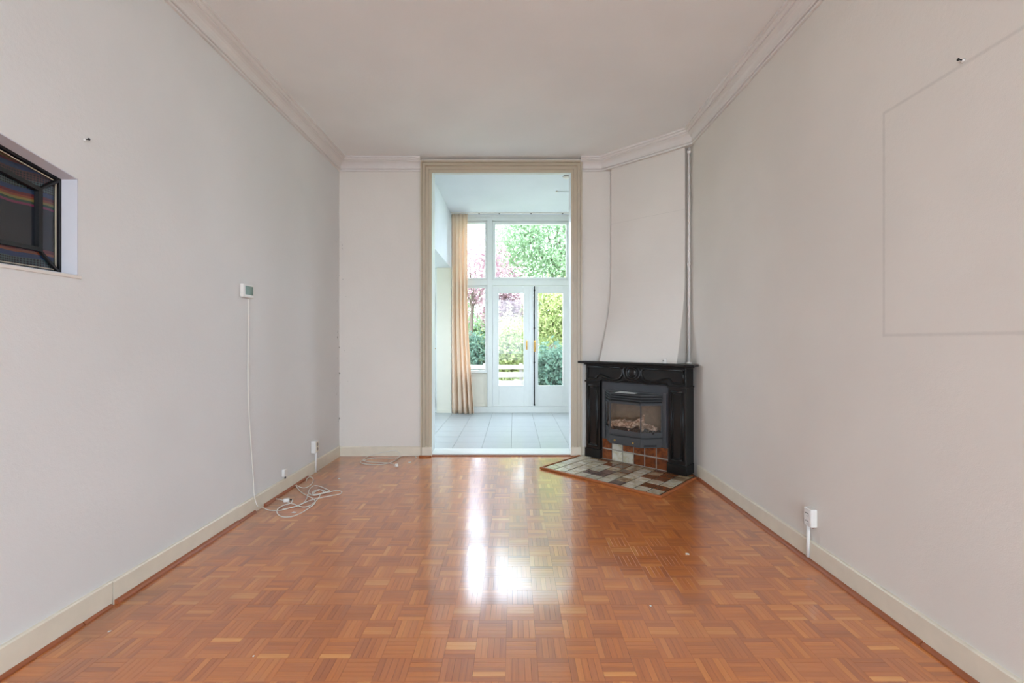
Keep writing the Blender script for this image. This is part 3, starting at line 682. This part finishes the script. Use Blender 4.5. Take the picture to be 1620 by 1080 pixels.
for s, dep in ((-1, .2), (1, .2)):
    xa, xb = (-.5265, -.3615) if s < 0 else (.3615, .5265)
    lg = lbox(MB(), xa, xb, .006, dep, Zb+.09, .79).build('leg', BK, mp, .002)
    lbox(MB(), xa-.010, xb+.010, -.004, dep, Zb, Zb+.09).build('plinth', BK, lg, .005, 3)
    lbox(MB(), xa-.012, xb+.012, -.008, dep, .79, .806).build('capital', BK, lg, .005, 3)
    rect_mold(xa+.028, xb-.028, .145, .755, .005, .008, lg); rect_mold(xa+.046, xb-.046, .163, .737, .005, .004, lg)
ip = MB().box(-.3505, -.29, .03, .045, .235, .805).box(.29, .3505, .03, .045, .235, .805).box(-.29, .29, .03, .045, .69, .805).build('inset_plate', 'stove_plate', mp)
fbk = MB().box(-.3505, .3505, .036, .06, Zb, .235).build('tile_backing', 'grout', mp)
cw = .701/6; cols = ['RWWRRR', 'RWRRRR']; tmesh = {}
for k_, (mn) in enumerate((('R', 'tile_rust'), ('W', 'tile_white'))):
    m = MB(); m.box(-cw/2+.006, cw/2-.006, .030, .037, .006, .100); tmesh[mn[0]] = m.mesh('wall_tile', mn[1])
for r in range(2):
    for c in range(6): link('wall_tile', tmesh[cols[r][c]], fbk, (-.3505+cw*(c+.5), 0, Zb+.002+r*.108))
# ------------------------------------------------------------------ gas stove in the mantel
gs = thing('gas_stove', 'grey bay-fronted gas stove with ceramic logs behind glass', 'stove', (FX, FY, 0), -TH)
SG = 'stove_grey'
def bay(d=0, side=0): return [(-.31+side+d, .028), (-.165+d*.4, -.136+d), (.165-d*.4, -.136+d), (.31-side-d, .028)]
ring(MB(), -.340, .340, .228, .728, (.034, .034, .012, .022), .012, .029).build('flange', SG, gs, .003)
MB().prism(bay(), .700, .714).build('top_plate', SG, gs, .004)
MB().prism(bay(.020), .640, .700).build('vent_recess', 'slot_black', gs)
for z in (.654, .677): MB().prism(bay(.002), z, z+.010).build('vent_louvre', SG, gs, .001)
MB().prism(bay(.004), .228, .312).build('base_box', SG, gs, .003)
MB().prism(bay(), .318, .332).build('bottom_lip', SG, gs, .003); MB().prism(bay(.012), .312, .318).build('shadow_gap', 'slot_black', gs)
B = bay(.002)
for i, nm in enumerate(('glazed_side', 'glazed_front', 'glazed_side')):
    p, q = Vector(B[i]), Vector(B[i+1]); d = (q-p).normalized(); n_ = Vector((-d.y, d.x)); L = (q-p).length   # n_ points into the stove
    def facet(m, s0, s1, z0, z1, t0, t1):
        P = [p+d*s0+n_*t0, p+d*s1+n_*t0, p+d*s1+n_*t1, p+d*s0+n_*t1]; m.prism([tuple(v) for v in P], z0, z1)
    m = MB(); e0 = .006 if i == 1 else .022; e1 = .006 if i == 1 else .022
    if i == 0: e1 = .006
    if i == 2: e0 = .006
    facet(m, 0, e0, .332, .640, 0, .012); facet(m, L-e1, L, .332, .640, 0, .012); facet(m, e0, L-e1, .332, .368, 0, .012); facet(m, e0, L-e1, .616, .640, 0, .012)
    fr = m.build(nm, SG, gs)
    m = MB(); facet(m, e0, L-e1, .368, .616, .004, .008); m.build('pane', 'stove_glass', fr)
    m = MB(); ins = .012; facet(m, ins, L-ins, .634, .640, -.006, .002) ; m.build('drip_edge', SG, fr)
dr = MB().box(-.158, .158, -.1365, -.128, .236, .308).build('drawer_front', SG, gs, .003)
for s in (-1, 1):
    MB().lathe([(.004, 0), (.004, .010), (.009, .014), (.010, .020), (.006, .025), (.0005, .026)], (s*.095, -.1365, .268), (0, -1, 0), 14).build('knob', 'brass', dr)
p, q = Vector(B[2]), Vector(B[3]); d = (q-p).normalized(); n_ = Vector((-d.y, d.x))
for z in (.240, .250):
    P = [p+d*.03-n_*.0005, p+d*.15-n_*.0005, p+d*.15+n_*.004, p+d*.03+n_*.004]; MB().prism([tuple(v) for v in P], z, z+.006).build('vent_slot', 'slot_black', gs)
fb = MB().box(-.285, .285, .20, .21, .33, .66).box(-.295, -.285, .03, .21, .33, .66).box(.285, .295, .03, .21, .33, .66).box(-.285, .285, .03, .21, .655, .66)
fb.build('firebox', 'firebox_brown', gs)
MB().prism([(-.285, .20), (-.285, .04), (-.155, -.112), (.155, -.112), (.285, .04), (.285, .20)], .334, .350).build('ember_bed', 'slot_black', gs)
gr = MB()
for k_ in range(9): gr.box(-.14+k_*.034, -.128+k_*.034, -.10, -.094, .35, .385)
gr.box(-.145, .15, -.101, -.093, .385, .392).build('grate', 'slot_black', gs)
def log(pts, rs):
    P = smooth_path(pts, 5); n = len(P); R = [np.interp(i/(n-1)*(len(rs)-1), range(len(rs)), rs)*(1+.14*math.sin(i*2.1+len(pts))) for i in range(n)]
    return MB().tube(P, R, 9).build('ceramic_log', 'ceramic_log', gs)
log([(-.27, .03, .395), (-.2, -.01, .40), (-.12, -.03, .425), (-.05, -.02, .445)], [.020, .026, .024, .014])
log([(-.2, -.055, .385), (-.1, -.05, .405), (.02, -.03, .42), (.1, 0, .425)], [.022, .028, .026, .018])
log([(.0, -.085, .38), (.035, -.05, .41), (.07, -.01, .45), (.09, .02, .48)], [.022, .022, .018, .010])
log([(.14, -.075, .38), (.125, -.04, .42), (.115, 0, .47), (.11, .03, .51)], [.022, .022, .016, .007])
log([(.2, .1, .37), (.05, .12, .39), (-.15, .11, .40)], [.025, .03, .022])
for k_ in range(14):
    x_, y_ = random.uniform(.12, .25), random.uniform(-.06, .05)
    MB().lathe([(.001, 0), (.012, .004), (.015, .011), (.010, .018), (.001, .021)], (x_, y_, .349), (random.uniform(-.3, .3), .1, 1), 7).build('coal', 'slot_black', gs)
# leaflet on the stove
lf = thing('leaflet', 'white folded leaflet lying on top of the stove', 'leaflet', fw(-.03, -.055)+(.7145,), -TH+.12)
MB().box(-.10, .10, -.04, .045, 0, .0012).build('sheet', 'paper', lf)
MB().add([(-.085, -.04, .003), (.095, -.045, .0025), (.10, .04, .0028), (-.075, .048, .009), (-.085, -.04, .0018), (.095, -.045, .0016), (.10, .04, .0018), (-.075, .048, .0075)], [(0,1,2,3),(7,6,5,4),(0,4,5,1),(1,5,6,2),(2,6,7,3),(3,7,4,0)]).build('sheet', 'paper', lf)
# small white sensor on the shelf
sn = thing('sensor_box', 'small white box with a dark slot on the mantel shelf', 'box', fw(.318, .03)+(1.0042,), -TH-.3)
MB().lathe([(.017, 0), (.020, .003), (.019, .038), (.015, .045), (.001, .046)], (0, 0, 0), (0, 0, 1), 18).build('body', 'white_plastic', sn)
MB().box(-.009, .009, -.0212, -.017, .021, .028).build('slot', 'slot_black', sn, .002)
# heating pipe in the corner beside the chimney breast
px_, py_ = 1.607, 4.19
pp = thing('heating_pipe', 'thin white vertical pipe beside the chimney breast', 'pipe', (px_, py_, 1.004))
MB().tube([(0, 0, .006), (0, 0, 1.98)], .0125, 12).build('pipe', 'cornice_paint', pp)
MB().lathe([(.026, 0), (.026, .004), (.016, .012), (.0126, .013)], (0, 0, .0005), (0, 0, 1), 18).build('collar', 'white_plastic', pp)
for z in (.9, 1.93): MB().lathe([(.0135, 0), (.017, .003), (.017, .02), (.0135, .023)], (0, 0, z), (0, 0, 1), 14).build('clip', 'cornice_paint', pp)
# ------------------------------------------------------------------ thermostat and cable
tt = thing('thermostat', 'white wall thermostat with a grey display on the left wall', 'thermostat', (XL, 3.135, 1.55))
MB().box(.0006, .024, -.062, .062, -.046, .046).build('case', 'white_plastic', tt, .005, 3)
MB().box(.024, .0252, -.040, .052, -.026, .034).build('display', 'lcd_screen', tt, .001); MB().box(.024, .0255, -.02, .02, -.040, -.034).build('button', 'white_plastic', tt, .001)
def cp_(x, y): return floor_pt(400+x/9.82, 720+y/9.82, .006)
def wallp(py, px): Y = FPX*(-XL-.008)/(VX-px); return Vector((XL+.008, Y, CAMH-(py-VY)*Y/FPX))
wire = MB().tube(smooth_path([(XL+.008, 3.165, 1.51), wallp(520, 393), wallp(600, 392.5), wallp(660, 394.5), wallp(720, 398.5), wallp(750, 400.5)]+[Vector((XL+.024, 3.205, .115)), Vector((XL+.05, 3.20, .05))]+[cp_(*p) for p in ((150, 808), (220, 842), (330, 858), (460, 848), (600, 808), (740, 762), (810, 715), (845, 650), (850, 610), (895, 595))], 8), .0034, 6)
tag(wire.build('thermostat_cable', 'cable_white'), 'thin white cable hanging from the thermostat down to the floor', 'cable')
cb1 = thing('loose_cable', 'tangled white cable with a plug on the floor by the left wall', 'cable', (0, 0, 0))
def seg(pts, z=.006, r=.0036): return MB().tube(smooth_path([cp_(*p)+Vector((0, 0, (i % 3)*.0015)) for i, p in enumerate(pts)], 7), r, 6)
loop = [(335, 672), (420, 688), (500, 716)]
w1c = seg(loop); w1c.build('lead', 'cable_white', cb1)
main = [(540, 728), (600, 752), (650, 768), (740, 797), (830, 802), (910, 775), (985, 705), (1030, 650), (1055, 602), (1110, 578), (1190, 556), (1120, 520), (1030, 478), (950, 478), (893, 520), (866, 575), (885, 608), (960, 628), (1060, 598), (1130, 570), (1060, 540), (980, 560), (930, 600), (1000, 610), (1100, 575), (1040, 535), (960, 555), (920, 595), (990, 618), (1080, 588), (1150, 572)]
seg(main).build('coil', 'cable_white', cb1)
tail = [(1060, 600), (1190, 572), (1310, 550), (1380, 568), (1345, 604), (1210, 634), (1050, 660), (930, 690), (820, 735), (700, 785), (560, 822), (460, 845)]
seg(tail, .008).build('coil', 'cable_white', cb1)
big = [(830, 405), (843, 365), (888, 338), (935, 362), (932, 420), (880, 480), (800, 506), (720, 492), (660, 462), (735, 558), (830, 622), (915, 668), (972, 715), (940, 772), (860, 832), (760, 890), (640, 945), (520, 965), (430, 945), (375, 892), (392, 835), (470, 780), (560, 756), (600, 742), (616, 690)]
seg(big, .010).build('coil', 'cable_white', cb1)
pl = cp_(522, 712)
def plug(parent, c, rz, s=1):
    b = MB().box(-.022*s, .022*s, -.014*s, .014*s, 0, .026*s).build('plug', 'white_plastic', parent, .006, 3); b.location = (c.x, c.y, .0005); b.rotation_euler = (0, 0, rz)
    for sy in (-1, 1): MB().tube([(.022*s, sy*.007*s, .013*s), (.038*s, sy*.007*s, .013*s)], .0022, 8).build('pin', 'dark_metal', b)
plug(cb1, pl, .4)
cb2 = thing('extension_lead', 'white cable looped on the floor against the end wall skirting', 'cable', (0, 0, 0))
def c2p(x, y):
    px, py = 540+x/10.125, 700+y/10.125
    q = floor_pt(px, max(py, 720.2), .005)
    if q.y > YB-.03 or py < 722:
        Y = YB-.026; return Vector(((px-VX)/FPX*Y, Y, max(.005, CAMH-(py-VY)*Y/FPX)))
    return q
pts = [(1200, 238), (1170, 215), (1080, 212), (990, 218), (860, 245), (700, 248), (560, 243), (430, 262), (345, 285), (380, 250), (460, 205), (640, 160), (820, 128), (910, 150), (940, 205), (900, 258), (820, 305), (700, 345), (540, 352), (380, 345), (308, 320), (340, 290), (430, 306), (600, 320), (740, 325), (850, 348)]
MB().tube(smooth_path([c2p(*p)+Vector((0, 0, .0015*(i % 2))) for i, p in enumerate(pts)], 7), .0036, 6).build('lead', 'cable_white', cb2)
plug(cb2, c2p(885, 382), -1.2, 1.05)
# ------------------------------------------------------------------ sockets
s1 = thing('phone_socket', 'small white telephone socket above the left skirting board', 'socket', (XL, 3.65, .157))
MB().box(.0006, .024, -.024, .024, -.029, .029).build('case', 'white_plastic', s1, .004, 3); MB().box(.012, .020, -.004, .004, -.048, -.029).build('stub', 'dark_metal', s1)
s2 = thing('wall_socket', 'tall white wall socket with conduit in the far left corner', 'socket', (XL, 4.18, .243))
MB().box(.0006, .042, -.032, .032, -.055, .055).build('case', 'white_plastic', s2, .005, 3)
fp = MB().box(.042, .045, -.026, .026, -.045, .045).build('face_plate', 'cream_base', s2, .002)
for zz in (-.02, .02): MB().lathe([(.0005, 0), (.015, 0), (.017, .001), (.015, .0015)], (.0448, 0, zz), (1, 0, 0), 16).build('socket_well', 'pale_wood', fp)
MB().tube([(.026, .012, -.055), (.026, .012, -.237)], .0095, 12).build('conduit', 'white_plastic', s2)
s3 = thing('double_socket', 'white double socket with conduit low on the right wall', 'socket', (XR, 2.487, .248))
MB().box(-.036, -.0006, -.030, .030, -.049, .049).build('case', 'white_plastic', s3, .004, 3)
fp = MB().box(-.038, -.036, -.025, .025, -.043, .043).build('face_plate', 'white_plastic', s3, .001)
for zz in (-.021, .021):
    for yy in (-.009, .009): MB().lathe([(.0005, 0), (.0032, 0), (.0032, .0008), (.0005, .0008)], (-.0381, yy, zz), (-1, 0, 0), 10).build('socket_hole', 'slot_black', fp)
    MB().box(-.0388, -.038, -.003, .003, zz-.017, zz-.014).build('earth_slot', 'slot_black', fp)
MB().tube([(-.022, .012, -.049), (-.025, .012, -.222)], .0088, 12).build('conduit', 'white_plastic', s3)
MB().tube([(-.02, 0, -.0495), (-.014, -.012, -.056), (-.008, -.02, -.0495)], .003, 6).build('cable_stub', 'red_wood', s3)
# nails
def nail(label, x, y, z, s):
    n_ = thing('wall_nail', label, 'nail', (x, y, z)); MB().tube([(0, 0, 0), (s*.018, 0, .002)], .0022, 8).build('shank', 'dark_metal', n_)
    MB().lathe([(.005, 0), (.0055, .001), (.004, .003)], (s*.018, 0, .002), (s, 0, 0), 10).build('head', 'dark_metal', n_)
    MB().lathe([(.008, 0), (.006, .004), (.003, .006)], (s*.0005, 0, -.002), (s, 0, 0), 12).build('wall_plug', 'white_plastic', n_)
nail('dark nail in a white plug high on the right wall', XR, 1.66, 2.225, -1)
nail('small dark nail in the left wall above the niche window', XL, 1.962, 2.07, 1)
# paint chips on the floor
chip = MB().add([(-.012, -.006, 0), (.010, -.009, 0), (.015, .004, 0), (-.006, .010, 0), (-.012, -.006, .002), (.010, -.009, .0025), (.015, .004, .0015), (-.006, .010, .003)], [(4,5,6,7),(0,1,5,4),(1,2,6,5),(2,3,7,6),(3,0,4,7),(3,2,1,0)]).mesh('paint_chip', 'paper')
for (px, py, s, lb) in ((536.5, 757, 1.0, 'white paint chip on the floor right of the left-hand cable'), (465, 810.5, 1.1, 'white paint chip lying inside the cable loop'), (173.5, 998.5, .45, 'tiny white paint chip near the left skirting in the foreground'), (401, 1037.5, .35, 'tiny white crumb on the front left parquet'), (648, 731.5, 1.3, 'white paint chip beside the looped cable at the end wall'), (1087, 876, .9, 'white paint chip on the right-hand parquet below the hearth'), (1029, 958, .5, 'tiny white paint chip on the parquet right of the reflection')):
    o = bpy.data.objects.new('paint_chip', chip); COL.objects.link(o); q = floor_pt(px, py); o.location = (q.x, q.y, .0005); o.scale = (s, s, s); o.rotation_euler = (0, 0, px); tag(o, lb, 'paint chip', 'paint chips on the parquet')
# ------------------------------------------------------------------ curtain and rail in the garden room
YC = 7.64
rl = thing('curtain_rail', 'slim white curtain rail under the garden room ceiling', 'curtain rail', (0, YC, ZG))
MB().box(GXL+.01, GXR-.05, -.012, .012, -.018, -.0005).build('track', 'white_plastic', rl, .002)
for p in (758, 790, 840, 890): MB().box((p-VX)/FPX*YC-.012, (p-VX)/FPX*YC+.012, -.014, .014, -.030, -.018).build('glider', 'dark_metal', rl, .003)
cu = MB(); nz, nx = 34, 150; vs = []
for iz in range(nz+1):
    t = iz/nz; z = ZG-.036-t*(ZG-.036-.015); xr = -.765+.115*max(0, (t-.45)/.55)**1.3; xl = -1.05
    for ix in range(nx+1):
        s_ = ix/nx; amp = .026+.034*min(1, t*2.2); ph = s_*2*math.pi*4.6+.35*math.sin(t*3+s_*4)
        yy = amp*(math.sin(ph)+.25*math.sin(2.3*ph+1.2))+.012*math.sin(s_*3+t*2)
        xx = xl+(xr-xl)*s_+.010*math.cos(ph)
        if t < .03: yy *= .6
        vs.append((xx, YC-.01+yy, z))
cu.add(vs, [(i*(nx+1)+j, i*(nx+1)+j+1, (i+1)*(nx+1)+j+1, (i+1)*(nx+1)+j) for i in range(nz) for j in range(nx)], True)
co = thing('curtain', 'long beige pleated curtain drawn to the left of the garden windows', 'curtain', (0, 0, 0))
cl_ = cu.build('cloth', 'curtain_cloth', co); sm = cl_.modifiers.new('thick', 'SOLIDIFY'); sm.thickness = .003
hd = MB()
for k_ in range(9): hd.tube([(-1.03+k_*.032, YC-.005, ZG-.06), (-1.03+k_*.032, YC-.002, ZG-.0185)], .004, 6)
hd.build('hooks', 'white_plastic', co)
# ceiling fittings in the garden room
dt = thing('smoke_detector', 'small round white fitting on the garden room ceiling', 'ceiling fitting', (.69, 5.98, ZG))
MB().lathe([(.048, 0), (.048, -.010), (.040, -.022), (.025, -.028), (.0005, -.029)], (0, 0, -.0004), (0, 0, 1), 24).build('dome', 'white_plastic', dt)
MB().lathe([(.051, 0), (.051, -.006), (.0485, -.0065)], (0, 0, -.0003), (0, 0, 1), 24).build('rim', 'pale_wood', dt)
rd = thing('ceiling_rod', 'thin grey rod fixed along the garden room ceiling', 'rod', (.60, 6.55, ZG))
MB().tube([(.01, 0, -.012), (.62, 0, -.012)], .004, 8).build('rod', 'stone_grey', rd); MB().box(0, .03, -.008, .008, -.018, -.0004).build('bracket', 'white_plastic', rd, .003)
# ------------------------------------------------------------------ garden
struct(MB().box(-40, 40, -3.4, 60, -.4, -.21).build('ground', 'garden_ground'), 'lawn and soil of the back garden', 'ground')
struct(MB().box(-40, 40, -40, -3.4, -.4, -.21).build('street', 'bounce_paving'), 'unseen street paving behind the viewer, made pale to light the ceiling', 'street')  # pale paving added out of view to bounce light up to the ceiling
tr_ = MB().box(-3.2, 1.9, YG+.2, YG+2.2, -.21, -.06).build('terrace', 'stone_grey'); struct(tr_, 'grey stone terrace outside the french doors', 'terrace')
def leaves(n_cl, per, cen, rad, size, spread, shell=.55, up=0):
    c = RNG.normal(size=(n_cl, 3)); c /= np.linalg.norm(c, axis=1)[:, None]; c *= (shell+(1-shell)*RNG.random((n_cl, 1))); c = c*np.array(rad)
    p = np.repeat(c, per, 0)+RNG.normal(size=(n_cl*per, 3))*spread; p += np.array(cen)
    n = len(p); a = RNG.normal(size=(n, 3)); a[:, 2] += up; a /= np.linalg.norm(a, axis=1)[:, None]
    b = np.cross(a, RNG.normal(size=(n, 3))); b /= np.linalg.norm(b, axis=1)[:, None]
    s = size*(.6+.8*RNG.random((n, 1))); v = np.stack([p-a*s, p+b*s*.45, p+a*s, p-b*s*.45], 1)
    tone = np.clip(np.repeat(RNG.random((n_cl, 1)), per, 0)*.6+RNG.random((n, 1))*.4, 0, 1)
    return v, tone
def foliage(parent, mat, packs):
    V = np.concatenate([p[0] for p in packs]); T = np.concatenate([p[1] for p in packs]); V[..., 2] = np.maximum(V[..., 2], -.2); n = len(V); me = bpy.data.meshes.new('foliage')
    me.vertices.add(n*4); me.vertices.foreach_set('co', V.reshape(-1).astype(np.float32)); me.loops.add(n*4); me.polygons.add(n)
    me.loops.foreach_set('vertex_index', np.arange(n*4, dtype=np.int32)); me.polygons.foreach_set('loop_start', np.arange(0, n*4, 4, dtype=np.int32)); me.polygons.foreach_set('loop_total', np.full(n, 4, dtype=np.int32))
    me.polygons.foreach_set('use_smooth', np.zeros(n, dtype=bool)); me.update(); at = me.color_attributes.new('tone', 'FLOAT_COLOR', 'POINT'); c = np.ones((n*4, 4), np.float32); c[:, 0] = np.repeat(T[:, 0], 4); at.data.foreach_set('color', c.reshape(-1))
    me.materials.append(M[mat]); o = bpy.data.objects.new('foliage', me); COL.objects.link(o); o.parent = parent; o['kind'] = 'stuff'; return o
def tree(name, label, cat, base, cen, rad, mat, ncl, per, size, spread, trunk, group=None):
    o = thing(name, label, cat, base, 0, group); rel = [cen[i]-base[i] for i in range(3)]
    foliage(o, mat, [leaves(ncl, per, rel, rad, size, spread)])
    tp = [(0, 0, 0), (.05, .02, rel[2]*.4), (rel[0]*.5, rel[1]*.5, rel[2]*.75), tuple(rel)]
    MB().tube(smooth_path(tp, 4), [trunk*(1-.7*i/12) for i in range(13)], 8).build('trunk', 'bark', o)
    for k_ in range(7):
        e = RNG.normal(size=3); e /= np.linalg.norm(e); e[2] = abs(e[2])*.6+.1; st = Vector(tp[2]); en = Vector([rel[i]+e[i]*rad[i]*.85 for i in range(3)])
        mid = (st+en)/2+Vector((0, 0, .15)); MB().tube(smooth_path([st, mid, en], 4), [trunk*.4*(1-.75*i/8) for i in range(9)], 6).build('branch', 'bark', o)
    return o
G = -.21
tree('garden_tree', 'tall bright green tree behind the french doors', 'tree', (1.2, 14.5, G), (1.35, 14.5, 4.6), (2.2, 1.6, 1.9), 'leaf_green', 520, 60, .055, .24, .16)
tree('garden_tree', 'pink-leaved tree left of the tall green tree', 'tree', (-1.3, 13.2, G), (-1.1, 13.2, 3.0), (1.15, 1.0, 1.15), 'leaf_pink', 110, 34, .06, .17, .09)
tree('garden_tree', 'yellow-green tree seen through the right french door', 'tree', (1.25, 12.2, G), (1.2, 12.2, 1.9), (.95, .7, .75), 'leaf_yellow', 230, 60, .045, .15, .07)
tree('garden_shrub', 'yellow-green shrub behind the pale plank fence', 'shrub', (-.1, 11.4, G), (-.1, 11.4, .95), (.62, .5, .75), 'leaf_yellow', 190, 55, .045, .13, .04)
tree('garden_shrub', 'pinkish purple-leaved shrub above the yellow-green shrub', 'shrub', (-.25, 13.4, G), (-.2, 13.4, 1.95), (.6, .5, .75), 'leaf_pink', 120, 45, .05, .14, .05)
tree('garden_shrub', 'blue-green shrub at the foot of the right french door', 'shrub', (.85, 10.2, G), (.85, 10.2, .55), (.48, .4, .5), 'leaf_blue', 110, 50, .05, .10, .04)
tree('garden_shrub', 'dark blue-green shrub seen through the side light', 'shrub', (-1.05, 11.2, G), (-1.05, 11.2, .78), (.42, .4, .55), 'leaf_blue', 90, 50, .045, .10, .04)
tree('garden_tree', 'pale green background tree at the left of the garden', 'tree', (-4.2, 22, G), (-4.0, 22, 3.2), (2.4, 1.5, 2.0), 'leaf_hedge', 220, 50, .09, .25, .14)
tree('garden_tree', 'pale green background tree at the right of the garden', 'tree', (5.2, 22, G), (5.0, 22, 3.6), (2.6, 1.5, 2.4), 'leaf_hedge', 220, 50, .09, .25, .14)
for i, (x, lb) in enumerate(((-4.6, 'leafy hedge bush at the left end of the back hedge'), (-1.5, 'leafy hedge bush behind the pink-leaved tree'), (1.6, 'leafy hedge bush behind the tall green tree'), (4.7, 'leafy hedge bush at the right end of the back hedge'))):
    tree('hedge_bush', lb, 'hedge', (x, 18, G), (x, 18, 1.0), (1.4, .8, 1.3), 'leaf_hedge' if i % 2 else 'leaf_green', 170, 50, .08, .2, .06, 'bushes of the back hedge')
fn = thing('plank_fence', 'low pale weathered plank fence outside the left french door', 'fence', (0, 10.2, G))
for z, hgt in ((.42, .13), (.62, .12), (.80, .10)): MB().box(-2.4, .22, 0, .03, z, z+hgt).build('plank', 'pale_wood', fn, .004)
for x in (-2.35, -1.5, -.65, .16): MB().box(x-.04, x+.04, .03, .10, 0, .93).build('post', 'pale_wood', fn, .004)
